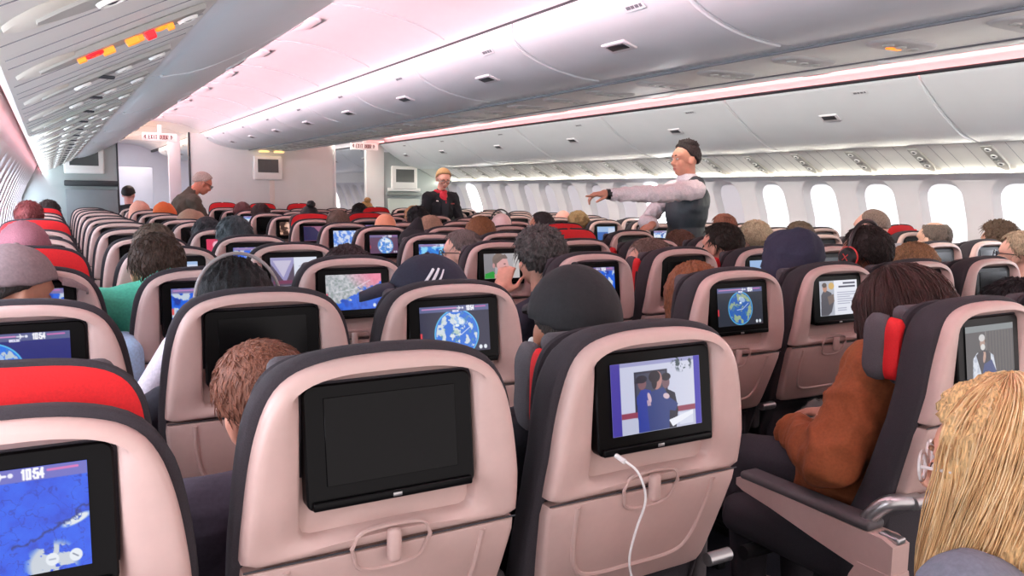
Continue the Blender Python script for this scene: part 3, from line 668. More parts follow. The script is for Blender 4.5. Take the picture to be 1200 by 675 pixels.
# centre bins, back to back over the middle seats
CFACE = smooth_curve([(.222, .6015), (.42, .612), (.60, .643), (.75, .695), (.835, .755), (.85, .805)], 5)
def cx_(w): return w * S
for sx, side in ((-1, 'left'), (1, 'right')):
    face = [(sx * w * S, wz(h)) for w, h in CFACE]
    for k, (a, b) in enumerate(zip(CJ, CJ[1:])):
        y0, y1 = a * S + .005, b * S - .005
        if y0 > 17.5: break
        if y1 < -.2: continue
        y0 = max(y0, Y0); ym = (y0 + y1) / 2; root = empty('overhead_bin', (0, 0, 0)); kk = k - 2
        lab = 'curved grey-white centre overhead bin facing the %s aisle, %s from the camera' % (side, ORD[kk]) if kk >= 0 else 'centre overhead bin facing the %s aisle, behind the camera, %s back' % (side, ORD[1 - k])
        tag(root, lab, 'overhead bin', 'centre overhead bins facing the %s aisle' % side)
        prof = face + [(sx * .80, wz(.83)), (sx * .006, wz(.83)), (sx * .006, wz(.61))]; mb = MB(); mb.loft([[(x, y0, z) for x, z in prof], [(x, y1, z) for x, z in prof]])
        link('bin_body', mb.mesh('bin_body', 30), BINM, root)
        door = []
        for i, (x, z) in enumerate(face):
            a_ = face[max(i - 1, 0)]; b_ = face[min(i + 1, len(face) - 1)]; tx, tz = b_[0] - a_[0], b_[1] - a_[1]; L_ = math.hypot(tx, tz); door.append((x + sx * abs(tz) / L_ * .006, z - abs(tx) / L_ * .006))
        sub = door[2:-2]; mb = MB(); mb.loft([[(x, y0 + .010, z) for x, z in face[2:-2]], [(x, y0 + .014, z) for x, z in sub], [(x, y1 - .014, z) for x, z in sub], [(x, y1 - .010, z) for x, z in face[2:-2]]], False, False, False)
        dr = link('door', mb.mesh('bin_door', 22), BINM, root)
        latch_on(dr, lambda d, q=door: lerp2(q, .62 + d), ym, sx, 1.25); placard_on(dr, lambda d, q=door: lerp2(q, .9 + d), ym - .3)
    mb = MB(); e = face[-1]; mb.rbox((e[0] - sx * .03, (Y0 + Y1) / 2, e[1] + .022), (.05, Y1 - Y0, .05), .006, 2); struct('trim_%d' % (9 if sx < 0 else 10), mb.mesh('centre_bin_gap'), DARKGAP)
mb = MB(); mb.rbox((0, (Y0 + YB) / 2, wz(.6015) - .004), (.42, YB - Y0, .012), .004, 2); struct('trim_11', mb.mesh('centre_soffit'), PSUM)
for x in (-.215, .215):
    mb = MB(); mb.tube([(x, Y0, wz(.6015) - .008), (x, YB, wz(.6015) - .008)], .006, 6); struct('trim_%d' % (12 if x < 0 else 13), mb.mesh('centre_soffit_edge'), mat('joint_line', (140, 142, 148)))
yk = [(1.06 + .46 * k) * S for k in range(-1, 24)]
for k, y in enumerate(yk):
    if y > YB - .2: break
    root = empty('service_panel', (0, y, 0)); tag(root, 'oval grey light panel under the centre bins, %s from the camera' % ORD[k] + (', with orange light' if k == 3 else ''), 'service panel', 'service panels under the centre bins')
    z = wz(.6015) - .010
    mb = MB(); mb.loft([[(q[0], q[1], zz) for q in rrect(-.15 + i, -.075 + i, .15 - i, .075 - i, .07 - i, 6)] for zz, i in ((z, 0), (z - .008, .008), (z - .009, .016))], True, False, True)
    link('dish', mb.mesh('dish'), mat('dish_plastic', (214, 214, 212), .45, .02, 20), root)
    for x in (-.07, .0, .07):
        mb = MB(); mb.loft([[(x + r_ * math.cos(q * math.pi / 6), r_ * math.sin(q * math.pi / 6), zz) for q in range(12)] for r_, zz in ((.020, z - .008), (.018, z - .014), (.012, z - .014), (.009, z - .010))]); link('reading_light', mb.mesh('reading_light'), PSUD, root)
    if k == 3:
        mb = MB(); mb.rbox((.0, .03, z - .012), (.07, .018, .006), .002, 2); link('indicator', mb.mesh('indicator'), mat('sign_orange', (255, 140, 40)), root)
# aisle ceilings
CEI = smooth_curve([(1.80, 2.062), (1.86, 2.10), (1.80, 2.19), (1.60, 2.262), (1.32, 2.285), (1.05, 2.25), (.87, 2.195), (.80, 2.155)], 6)
for sx, side in ((-1, 'left'), (1, 'right')):
    mb = MB(); extrude(mb, [(sx * x, z) for x, z in CEI], Y0, Y1); struct('ceiling_' + side, mb.mesh('ceiling'), CEILM)
    mb = MB()
    for y in [(3.0 + 1.22 * k) * S for k in range(-4, 13)]:
        mb.tube([(sx * x, y, z - .002) for x, z in CEI[14:-3]], .004, 5)
    struct('trim_%d' % (14 if sx < 0 else 15), mb.mesh('ceiling_joints'), mat('ceiling_joint', (216, 210, 214), .5, .02, 20))
    for k in range(9):
        y = (2.35 + 1.22 * k) * S; xx = sx * 1.42; mb = MB(); mb.loft([[(xx + q[0], y + q[1], 2.279 - e) for q in rrect(-.05 + i, -.16 + i, .05 - i, .16 - i, .04 - i, 5)] for e, i in ((-.01, 0), (.006, 0), (.008, .006))])
        o = link('ceiling_lamp_cover', mb.mesh('ceiling_lamp_cover'), CEILM); tag(o, 'flush oblong cover on the %s aisle ceiling, %s from the camera' % (side, ORD[k]), 'ceiling cover', 'oblong covers on the %s aisle ceiling' % side)
# roof skin closing the cabin above, end walls
mb = MB(); mb.rbox((0, (Y0 + Y1) / 2, 2.42), (5.9, Y1 - Y0, .05), .004, 1); struct('ceiling', mb.mesh('roof'), CEILM)
mb = MB(); mb.rbox((0, Y1 + .03, 1.2), (6.0, .05, 2.5), .004, 1); struct('wall_far', mb.mesh('wall_far'), mat('far_wall', (214, 216, 232), .5, .02, 5))
# ------------------------------------------------------------------ bulkheads
def slab(name, x0, x1, z0, z1, m, y=YB, th=.05, r=.01):
    mb = MB(); mb.rbox(((x0 + x1) / 2, y + th / 2, (z0 + z1) / 2), (x1 - x0, th, z1 - z0), r, 2); return struct(name, mb.mesh(name), m)
slab('wall_front_left', -2.99, -1.895, 0, 2.02, BULKG)
slab('wall_front_center', -1.01, 1.03, 0, 2.12, BULK)
slab('wall_front_right', 1.80, 2.99, 0, 1.97, BULKG)
slab('trim_16', 1.51, 1.80, 0, 2.14, BULK, YB - .02, .10)
slab('trim_17', -1.16, -1.0, 0, 2.13, mat('pale_lilac_panel', (226, 212, 222), .5, .02, 5), YB + .9, .1)
slab('trim_18', -1.02, -.995, 0, 2.13, CLASP, YB - .01, .05, .004)
slab('trim_19', -1.905, -1.885, 0, 2.06, CLASP, YB - .01, .05, .004)
slab('trim_20', 1.0, 1.04, 0, 2.1, BULK, YB - .012, .05, .006)
slab('wall_front_closet', -1.85, -1.12, 0, 1.72, mat('closet_blue_white', (206, 212, 232), .5, .02, 5), 15.2, .4)
slab('trim_21', .06, .13, 0, 1.52, mat('cream_post', (226, 214, 204), .5, .02, 5), YB - .012, .02, .004)
def wall_monitor(x, z, lab, w=.36, h=.30):
    r = empty('wall_monitor', (x, YB, z)); tag(r, lab, 'monitor', 'monitors on the front bulkheads')
    mb = MB(); mb.rbox((0, -.04, 0), (w, .08, h), .02, 3); link('housing', mb.mesh('housing'), mat('monitor_housing', (236, 234, 228), .4, .01, 20), r)
    mb = MB(); mb.rbox((0, -.0815, .03), (w * .72, .004, h * .55), .0015, 1); link('screen', mb.mesh('screen'), mat('off_screen', (72, 76, 76), .25, .04, 20), r)
wall_monitor(-2.285, 1.70, 'wall monitor in pale housing on grey left bulkhead', .46, .33)
wall_monitor(.03, 1.675, 'wall monitor in white housing at centre of pale front bulkhead', .40, .34)
wall_monitor(2.12, 1.585, 'wall monitor in white housing on green-grey right bulkhead', .42, .36)
r = empty('stowage_unit', (-2.21, YB, 0)); tag(r, 'grey fold-down stowage panel below the monitor on left bulkhead', 'stowage panel')
mb = MB(); mb.rbox((0, -.03, 1.01), (.60, .06, .66), .01, 2); link('panel', mb.mesh('panel'), mat('stowage_grey', (128, 136, 138), .5, .03, 10), r)
mb = MB(); mb.rbox((0, -.05, 1.415), (.62, .10, .07), .012, 2); link('shelf', mb.mesh('shelf'), mat('dark_shelf', (52, 56, 58), .45, .05, 20), r)
r = empty('stowage_unit', (2.12, YB, 0)); tag(r, 'pale fold-down table panel below the monitor on right bulkhead', 'stowage panel')
mb = MB(); mb.rbox((0, -.03, .98), (.52, .06, .56), .01, 2); link('panel', mb.mesh('panel'), mat('stowage_pale', (190, 200, 190), .5, .02, 10), r)
mb = MB(); mb.rbox((0, -.05, 1.33), (.56, .10, .05), .012, 2); link('shelf', mb.mesh('shelf'), mat('shelf_grey', (124, 132, 126), .45, .05, 20), r)
mb = MB(); mb.rbox((0, -.04, 1.40), (.54, .06, .05), .012, 2); link('shelf_lip', mb.mesh('shelf_lip'), BULK, r)
# exit signs over both aisles
def stroke_text(mb, t, x0, z0, h, y, r):
    G = {'E': [[(1, 0), (0, 0), (0, 2), (1, 2)], [(0, 1), (.8, 1)]], 'X': [[(0, 0), (1, 2)], [(1, 0), (0, 2)]], 'I': [[(.5, 0), (.5, 2)]], 'T': [[(0, 2), (1, 2)], [(.5, 0), (.5, 2)]], 'D': [[(0, 0), (0, 2), (.8, 1.8), (1, 1), (.8, .2), (0, 0)]],
         'O': [[(0, 0), (1, 0), (1, 2), (0, 2), (0, 0)]], 'R': [[(0, 0), (0, 2), (1, 2), (1, 1), (0, 1), (1, 0)]], '<': [[(1, 2), (0, 1), (1, 0), (1, 2)]], '>': [[(0, 2), (1, 1), (0, 0), (0, 2)]]}
    x = x0
    for ch in t:
        for st in G.get(ch, []):
            mb.tube([(x + px * h * .32, y, z0 + pz * h / 2) for px, pz in st], r, 5)
        x += h * .52
for sx, side in ((-1, 'left'), (1, 'right')):
    r = empty('exit_sign', (sx * 1.40, YB - .25, 2.03)); tag(r, 'white hanging exit sign with red lettering over the %s aisle' % side, 'exit sign')
    mb = MB(); mb.rbox((0, 0, 0), (.42, .05, .105), .012, 2); mb.rbox((0, 0, .10), (.05, .04, .12), .006, 2); link('plate', mb.mesh('plate'), mat('sign_plate', (236, 226, 222), .5, .01, 20, emit=.25), r)
    mb = MB(); stroke_text(mb, '< EXIT DOOR >', -.19, -.026, .052, -.0265, .0048); link('lettering', mb.mesh('lettering'), mat('sign_letter', (110, 34, 30) if sx < 0 else (190, 60, 50), .5, .02, 30), r)
# small warm lamps over the centre bulkhead
for x in (-.04, .17):
    o = MB(); o.rbox((x, YB - .14, wz(.6015) - .026), (.13, .10, .02), .008, 2); k = link('bulkhead_lamp', o.mesh('bulkhead_lamp'), mat('warm_lamp', (255, 214, 140), .4, .02, 20, emit=1.0))
    tag(k, 'small warm lamp above the centre bulkhead monitor, on its %s side' % ('left' if x < 0 else 'right'), 'lamp')
# ------------------------------------------------------------------ people
def skinm(c): return mat('skin_%d_%d_%d' % c, c, .5, .05, 60, spec=.35)
def hairm(c): return mat('hair_%d_%d_%d' % c, c, .55, .5, 95, stretch=(3, 3, .6), spec=.3, bump=1.0)
def strandm(c): return mat('strand_%d_%d_%d' % c, c, .42, .16, 30, spec=.35)
def cloth(c, b=.15): return mat('cloth_%d_%d_%d' % c, c, .88, .12, 130, bump=b)
def headM(yaw, pitch, roll):
    """yaw + turns the face to the left (seen from behind), pitch + looks down"""
    return (Euler((0, 0, math.radians(yaw))).to_matrix() @ Euler((-math.radians(pitch), 0, 0)).to_matrix() @ Euler((0, math.radians(roll), 0)).to_matrix())
def add_head(mb, H, M, face=True):
    def E(c, r, R=None): mb.ell(H + M @ Vector(c), r, M @ R if R else M, 22, 14)
    E((0, -.008, .025), (.075, .096, .088)); E((0, .028, -.045), (.057, .062, .066)); E((0, .052, -.092), (.026, .026, .022))
    E((0, .05, .03), (.062, .042, .045))
    for sx in (-1, 1):
        E((sx * .037, .058, -.03), (.024, .026, .026)); E((sx * .077, -.006, -.008), (.010, .021, .034), Euler((.2, 0, sx * .35)).to_matrix())
        E((sx * .03, .077, .024), (.024, .014, .008)); E((sx * .012, .094, -.035), (.009, .009, .008))
    mb.caps(H + M @ Vector((0, .084, .010)), H + M @ Vector((0, .105, -.026)), .0075, .012, 10)
    E((0, .083, -.062), (.023, .012, .006)); E((0, .081, -.073), (.019, .012, .007))
def add_hand(mb, W, d, up, L=.185, curl=.35, spread=.12, point=False, side=1):
    """wrist W, direction d of the hand, up = back of the hand; thumb leaves on `side`"""
    d = Vector(d).normalized(); up = (Vector(up) - d * Vector(up).dot(d)).normalized(); lat = d.cross(up) * side
    k = L / .185; P = W + d * .05 * k
    Mx = Matrix((lat, d, up)).transposed(); mb.ell(P, (.041 * k, .052 * k, .016 * k), Mx, 16, 10); mb.caps(W - d * .01, W + d * .03 * k, .026 * k, .03 * k)
    for i, (o, ln) in enumerate(((.029, .072), (.010, .080), (-.010, .074), (-.028, .058))):
        b = P + lat * o * k + d * .036 * k; c = curl * (0.12 if (point and i == 0) else (1.7 if point else 1)); dirn = (d + lat * o * spread * 12).normalized(); pts = [b]; a = 0
        for s_ in (.45, .32, .23):
            a += c; v = (dirn * math.cos(a) - up * math.sin(a)); pts.append(pts[-1] + v * ln * k * s_)
        mb.chain(pts, [.0095 * k, .009 * k, .008 * k, .0068 * k])
    b = P + lat * .034 * k - d * .018 * k; mb.chain([b, b + (lat * .7 + d * .6 - up * .25) * .036 * k, b + (lat * .75 + d * 1.35 - up * .6) * .05 * k], [.013 * k, .0105 * k, .008 * k])
# dome of hair / cap / hood : radius modulated by direction
def dome(H, M, elmin, thick, amp=.004, freq=26, radii=(.079, .101, .093), cen=(0, -.008, .024), drop=None, seed=0, stretch=(1, 1, .35), nu=72, nv=40, back=0.0, fade=(4.0, 5.0), lockamp=0.0, dropw=(1, 1)):
    el_f = interp([0, 40, 65, 85, 105, 140, 180], elmin); rings = []; C = Vector(cen); so = Vector((seed * 3.1, seed * 1.7, seed * .9))
    for i in range(nv + 1):
        el = 90 - 180 * i / nv; ring = []
        for j in range(nu):
            az = 360 * j / nu; aa = abs((az + 180) % 360 - 180); e = math.radians(el); a = math.radians(az)
            dv = Vector((math.sin(a) * math.cos(e), math.cos(a) * math.cos(e), math.sin(e)))
            m = min(1, max(0, (el - el_f(aa) + fade[0]) / (fade[0] + fade[1]))); m = m * m * (3 - 2 * m)
            n = noise.fractal(Vector((dv.x * stretch[0], dv.y * stretch[1], dv.z * stretch[2])) * freq * .35 + so, 1, 2, 4)
            lock = lockamp * math.sin(az * .35 + 3 * noise.noise(dv * 3 + so))
            bk = back * max(0, -dv.y) * max(0, dv.z + .3)
            if drop and el < 5:
                t = (5 - el) / 95.0; w = 1 + dropw[0] * t; flat = Vector((math.sin(a) * radii[0], math.cos(a) * radii[1], 0)) * (1.0 + thick / radii[0]) * (1 + (w - 1) * dropw[1])
                hem = drop * (1 + .12 * noise.noise(Vector((az * .05, seed, 0))))
                p = C + flat + Vector((0, 0, .008 - hem * min(1, t * 1.25)))
                q = dv.copy(); q.z = 0; q = q.normalized() if q.length > .01 else Vector((0, -1, 0))
                p += q * (n * amp + lock)
                if t > .8: p = C + (p - C) * 1.0 + (-Vector((flat.x, flat.y, 0))) * min(1, (t - .8) / .2) * .85
                p -= q * (1 - m) * .055
            else:
                s_ = (thick + n * amp + lock + bk) * m - (1 - m) * .022
                p = C + Vector((dv.x * (radii[0] + s_), dv.y * (radii[1] + s_), dv.z * (radii[2] + s_)))
            ring.append(H + M @ p)
        rings.append(ring)
    return rings
def dome_part(name, H, M, m, parent, **kw):
    mb = MB(); mb.loft(dome(H, M, **kw), True, False, False); return link(name, mb.mesh(name, 180), m, parent)
SHORT = [46, 40, 26, -4, -12, -34, -40]; FULLHAIR = [44, 38, 20, -20, -40, -50, -52]; BALD = [75, 72, 30, 0, -8, -30, -36]; CAPLINE = [14, 12, 8, 2, 0, -6, -8]; LONG = [40, 22, -40, -89, -89, -89, -89]; HOOD = [58, 40, 0, -70, -80, -88, -88]
def strands(H, M, m, parent, name, n, rng, start, length, wave=.012, r=.0011, az=(60, 300), flare=.02, side=0.0, sweep=0.0, el=(5, 80), radii=(.092, .115, .106), cen=(0, -.008, .024), seg=13, curl_in=0.0):
    mb = MB(); C = Vector(cen)
    for i in range(n):
        a0 = math.radians(rng.uniform(*az)); e0 = math.radians(rng.uniform(*el)); ph = rng.uniform(0, 6.3); L_ = length * rng.uniform(.75, 1.08); pts = []; k = rng.uniform(1.0, 1.10); cl = 2.6 * math.sin(a0 * 3.3) + round(a0 * 5) * .35
        arc = (e0 + .2) * .1
        for s_ in range(seg):
            t = s_ / (seg - 1) * L_
            a1 = a0 + sweep * t / L_ * math.sin(a0 * .5)
            if t < arc:
                e = e0 - t / .1; dv = Vector((math.sin(a1) * math.cos(e) * radii[0], math.cos(a1) * math.cos(e) * radii[1], math.sin(e) * radii[2])) * k; p = C + dv
            else:
                u = t - arc; dv = Vector((math.sin(a1) * radii[0], math.cos(a1) * radii[1], 0)) * k * (1 + flare * u / .2 - curl_in * max(0, u - .12)); p = C + dv + Vector((0, 0, -.02 - u))
            w = wave * min(1, t / .12); p = p + Vector((math.sin(t * 19 + ph * .12 + cl) * w, math.cos(t * 16 + ph * .1 + cl) * w * .8, 0)); pts.append(H + M @ p)
        mb.tube(pts, [r * (1.0 - .6 * (q / (seg - 1)) ** 3) for q in range(seg)], 4)
    return link(name, mb.mesh(name, 180), m, parent)
def tufts(body, H, M, m, th, ring=False, n=900, rng=random.Random(4), elmin=(46, 40, 26, -4, -12, -34, -40)):
    """short locks lying over the head so that the hair has a broken outline"""
    f = interp([0, 40, 65, 85, 105, 140, 180], elmin); mb = MB(); C = Vector((0, -.008, .024)); R = (.079 + th * .75, .101 + th * .75, .093 + th * .75)
    for i in range(n):
        az = rng.uniform(0, 360); el = math.degrees(math.asin(rng.uniform(-.6, 1))); aa = abs((az + 180) % 360 - 180)
        if el < f(aa) + 4 or (ring and el > 42): continue
        a = math.radians(az); e = math.radians(el); L_ = rng.uniform(.016, .034) * (.45 + th * 60 if th < .01 else 1 + th * 18); da = rng.uniform(-.5, .5); lift = rng.uniform(.0, .5) * th + .002; pts = []
        for q in range(4):
            t = q / 3; ee = e - t * L_ / .1; a2 = a + da * t * L_ / .05; k = 1 + lift * t / .09
            pts.append(H + M @ (C + Vector((math.sin(a2) * math.cos(ee) * R[0], math.cos(a2) * math.cos(ee) * R[1], math.sin(ee) * R[2])) * k))
        kk = .5 if th < .01 else 1; mb.tube(pts, [.0022 * kk, .0022 * kk, .0016 * kk, .0006 * kk], 4)
    if mb.v: link('hair_locks', mb.mesh('hair_locks', 180), m, body)
def seated(label, H, seat, skin, hair, top, hs='short', yaw=0, pitch=0, roll=0, sex='m', legs=(38, 40, 48), vox=None, group=None, collar=None, arms=None, hood=None, grow_=1.0, hm=None, extra=None, seatz=.47, lean=None, cat='person', bulk=1.0, shift=0.0, fold_k=1.0, hunch=0.0, tuft=None):
    """H = head centre in metres; seat = (row, column)"""
    H = Vector(H); M = headM(yaw, pitch, roll); off = .085 if seat[1] >= 8 else 0
    sx_, sy_ = wx(COLX[seat[1] - 1]) + shift, wy(1.1256 + .8556 * seat[0] + off); near = seat[0] <= 2
    vox = vox or (.0085 if near else .013)
    N = H + M @ Vector((0, -.022, -.10)) + Vector((0, -.012, -.075 + hunch)); Pv = Vector((sx_ + (N.x - sx_) * .15, sy_ + .36, seatz + .10)); hw = .185 if sex == 'm' else .165
    ax = (N - Pv).normalized(); lat = Vector((1, 0, 0)); lat = (lat - ax * lat.dot(ax)).normalized()
    if lean is not None: lat = (lat + Vector(lean)).normalized()
    fw = ax.cross(lat); fw = fw if fw.y > 0 else -fw
    Mt = Matrix((lat, fw, ax)).transposed(); chest = N - ax * .20; belly = N - ax * .36
    def trunk(mb, g):
        mb.ell(chest, (hw * .84 + g, .112 + g, .20 + g), Mt); mb.ell(belly, (.145 + g, .115 + g, .17 + g), Mt); mb.ell(Pv, (.17 + g, .13 + g, .11 + g), Mt)
        for s_ in (-1, 1): mb.caps(N + lat * s_ * .04 - ax * .045, N + lat * s_ * hw - ax * .085, .05 + g, .058 + g)
    A = {}
    for s_ in (-1, 1):
        sh = N + lat * s_ * hw - ax * .085
        el = sh + Vector((s_ * .05, .09, -.27)); el.x = max(-2.93, min(2.93, el.x)); wr = Vector((Pv.x + s_ * .11, Pv.y + .26, Pv.z + .10)); hd = Vector((-s_ * .5, .8, -.1))
        if arms and s_ in arms: el = Vector(arms[s_][0]); wr = Vector(arms[s_][1]); hd = Vector(arms[s_][2])
        A[s_] = (sh, el, wr, hd)
    knee = {s_: Vector((Pv.x + s_ * .11, sy_ + .66, seatz + .09)) for s_ in (-1, 1)}; ank = {s_: Vector((Pv.x + s_ * .11, sy_ + .62, .09)) for s_ in (-1, 1)}
    mb = MB(); add_head(mb, H, M); mb.caps(H + M @ Vector((0, -.025, -.05)), N - ax * .02, .054 if sex == 'm' else .046, .060 if sex == 'm' else .05)
    trunk(mb, 0)
    for s_ in (-1, 1):
        sh, el, wr, hd = A[s_]; mb.chain([sh, el, wr], [.048, .037, .026])
        add_hand(mb, wr, hd, arms[s_][3] if arms and s_ in arms else (0, .1, 1), side=-s_ if not (arms and s_ in arms) else arms[s_][4])
        mb.chain([Pv + lat * s_ * .09, knee[s_], ank[s_]], [.075, .055, .038]); mb.caps(ank[s_] - Vector((0, .03, .03)), ank[s_] + Vector((0, .16, -.055)), .036, .028)
    body = link('person', remesh(mb, 'person_body', vox, 3), skinm(skin)); tag(body, label, cat, group or 'seated passengers')
    mb = MB(); g = .014 + .03 * (bulk - 1); trunk(mb, g)
    for s_ in (-1, 1):
        sh, el, wr, hd = A[s_]; w2 = wr + (el - wr).normalized() * .02; mb.chain([sh, el, w2], [.060 * bulk, .050 * bulk, .036 * bulk])
    if collar == 'high': mb.caps(N - ax * .02, N + ax * .045, .07, .066)
    else: mb.caps(N - ax * .05, N + ax * .005, .075, .064)
    fold = lambda p: .0045 * fold_k * noise.fractal(Vector((p.x * 9, p.y * 9, p.z * 16)), 1, 2, 3)
    if fold_k > 2: fold = lambda p: .013 * (1 - min(1, 3.4 * abs(noise.noise(Vector((p.x * 8 + p.z * 3, p.y * 8, p.z * 5 - p.x * 3)))))) + .005 * (1 - min(1, 4 * abs(noise.noise(p * 17))))
    if hm == 'puffer': fold = lambda p: .010 * abs(math.sin(p.z * 48 + 2 * noise.noise(p * 6))) + .003 * noise.noise(p * 40)
    link('jacket' if hm == 'puffer' or collar else 'shirt', remesh(mb, 'top', max(vox, .01), 2, fold), cloth(top), body)
    mb = MB(); mb.ell(Pv, (.18, .14, .115), Mt)
    for s_ in (-1, 1): mb.chain([Pv + lat * s_ * .09, knee[s_], ank[s_]], [.088, .068, .052])
    link('trousers', remesh(mb, 'trousers', .016, 2), cloth(legs), body)
    hairstyle(body, H, M, hs, hair, near, sum(map(ord, label)) % 50, grow_)
    if tuft is None: tuft = hs in ('short', 'full', 'curly', 'crew', 'ring')
    if tuft and hair: tufts(body, H, M, hairm(hair), {'short': .012, 'full': .02, 'curly': .03, 'crew': .005, 'ring': .006}.get(hs, .012), hs == 'ring', 900 if near else 420)
    if extra: extra(body, H, M, N, ax, A)
    return body
def hairstyle(body, H, M, hs, hair, near=True, seed=1, big=1.0):
    nu, nv = (96, 52) if near else (48, 28); m = hairm(hair) if hair else None; kw = dict(nu=nu, nv=nv, seed=seed % 17)
    if hs == 'short': dome_part('hair', H, M, m, body, elmin=SHORT, thick=.010, amp=.007, freq=44, **kw)
    elif hs == 'crew': dome_part('hair', H, M, m, body, elmin=SHORT, thick=.004, amp=.0025, freq=60, **kw)
    elif hs == 'full': dome_part('hair', H, M, m, body, elmin=FULLHAIR, thick=.017, amp=.010, freq=38, **kw)
    elif hs == 'curly': dome_part('hair', H, M, m, body, elmin=FULLHAIR, thick=.026, amp=.026, freq=34, stretch=(1, 1, 1), **kw)
    elif hs == 'bald': dome_part('hair', H, M, m, body, elmin=[80, 78, 34, 12, 4, -4, -6], thick=.003, amp=.002, freq=60, **kw) if hair else None
    elif hs == 'ring':
        r = dome(H, M, elmin=SHORT, thick=.006, amp=.003, freq=50, **kw); mb = MB(); mb.loft(r[int(nv * .24):], True, False, False); link('hair', mb.mesh('hair', 180), m, body)
    elif hs == 'bun':
        dome_part('hair', H, M, m, body, elmin=FULLHAIR, thick=.012, amp=.005, freq=36, **kw); mb = MB(); mb.ell(H + M @ Vector((0, -.07, .135)), (.045, .045, .038), M); link('hair_bun', remesh(mb, 'bun', .006, 2, lambda p: .006 * noise.noise(p * 60)), m, body)
    elif hs == 'long': dome_part('hair', H, M, m, body, elmin=LONG, thick=.018 * big, amp=.006, freq=30, drop=.25 * (.7 + .3 * big), lockamp=.003 * big, dropw=(.15 * big, 1), **kw)
    elif hs == 'bob': dome_part('hair', H, M, m, body, elmin=LONG, thick=.018, amp=.006, freq=30, drop=.15, lockamp=.003, dropw=(.05, 1), **kw)
    elif hs == 'hood': dome_part('hood', H, M, cloth(hair), body, elmin=HOOD, thick=.026, amp=.006, freq=9, back=.03, drop=.17, dropw=(.25, 1), **kw)
    elif hs == 'beanie': dome_part('knit_cap', H, M, mat('knit_%d_%d_%d' % hair, hair, .95, .2, 260, bump=.5), body, elmin=[24, 20, 10, 0, -6, -16, -20], thick=.016, amp=.004, freq=50, **kw)
    elif hs == 'cap':
        nv2 = nv; dome_part('hair', H, M, hairm((46, 38, 34)), body, elmin=SHORT, thick=.006, amp=.004, freq=50, **kw)
        c = dome_part('cap', H, M, cloth(hair), body, elmin=CAPLINE, thick=.018, amp=.0015, freq=10, nu=nu, nv=nv, seed=3, fade=(2, 2), radii=(.079, .101, .098))
        mb = MB(); vs = []
        rings = []
        for k, (yy, wz_, zz) in enumerate(((.088, .076, .040), (.13, .078, .034), (.165, .066, .024), (.188, .040, .016), (.194, .012, .013))):
            rings.append([H + M @ Vector((wz_ * math.cos(math.pi * q / 12), yy + .012 * math.sin(math.pi * q / 12) * (k < 2), zz + .020 * math.sin(math.pi * q / 12))) for q in range(13)] + [H + M @ Vector((-wz_ * math.cos(math.pi * q / 12), yy, zz - .005 + .020 * math.sin(math.pi * q / 12))) for q in range(13)])
        mb.loft(rings); link('cap_brim', mb.mesh('cap_brim'), cloth(hair), c)
        mb = MB(); mb.ell(H + M @ Vector((0, -.006, .139)), (.008, .008, .005), M); link('cap_button', mb.mesh('cap_button'), cloth(hair), c)
def glasses(body, H, M, c=(30, 28, 28)):
    mb = MB()
    for sx in (-1, 1):
        mb.tube([H + M @ Vector((sx * .033 + .026 * math.cos(q * math.pi / 8), .103, .004 + .02 * math.sin(q * math.pi / 8))) for q in range(16)], .0028, 6, True)
        mb.tube([H + M @ Vector(p) for p in ((sx * .06, .1, .01), (sx * .08, .06, .012), (sx * .085, -.01, .008), (sx * .083, -.03, -.01))], .0026, 6)
    mb.tube([H + M @ Vector((-.008, .106, .008)), H + M @ Vector((.008, .106, .008))], .0025, 6); link('glasses', mb.mesh('glasses'), mat('glasses_%d' % c[0], c, .3, .05, 40), body)
def face_bits(body, H, M, brow=(40, 30, 26), lip=(168, 96, 92)):
    for sx in (-1, 1):
        mb = MB(); mb.ell(H + M @ Vector((sx * .031, .0845, .004)), (.014, .008, .0062), M, 12, 8); e = link('eye', mb.mesh('eye'), mat('eye_white', (226, 220, 216), .25, .01, 30), body)
        mb = MB(); mb.ell(H + M @ Vector((sx * .031, .0905, .004)), (.0056, .003, .0058), M, 10, 6); link('iris', mb.mesh('iris'), mat('iris_dark', (40, 28, 24), .2, .02, 30), e)
        mb = MB(); mb.tube([H + M @ Vector((sx * (.014 + .008 * k), .094 - .0035 * k * k * .4, .026 + (.003 if k in (1, 2) else 0))) for k in range(4)], [.003, .004, .0036, .002], 6); link('eyebrow', mb.mesh('eyebrow'), hairm(brow), body)
    mb = MB(); mb.ell(H + M @ Vector((0, .0865, -.0625)), (.021, .009, .0045), M, 14, 6); mb.ell(H + M @ Vector((0, .0855, -.0705)), (.018, .009, .005), M, 14, 6); link('lips', mb.mesh('lips'), skinm(lip), body)
def headband(body, H, M, c, r=.006, R=(.094, .118), tilt=0.0, name='headband', yoff=.0):
    mb = MB(); mb.tube([H + M @ Vector((R[0] * math.cos(q), yoff + tilt * math.sin(q), .024 + R[1] * math.sin(q))) for q in np.linspace(-.05, math.pi + .05, 22)], r, 8); return link(name, mb.mesh(name), mat('band_%d_%d_%d' % c, c, .4, .05, 40), body)
# ------------------------------------------------------------------ who sits where
SK = (214, 160, 138); SK2 = (226, 176, 156); SK3 = (186, 130, 104); DKB = (48, 36, 32); BRN = (92, 62, 44); BLK = (24, 22, 23); GRY = (138, 132, 128); BLO = (206, 164, 104)
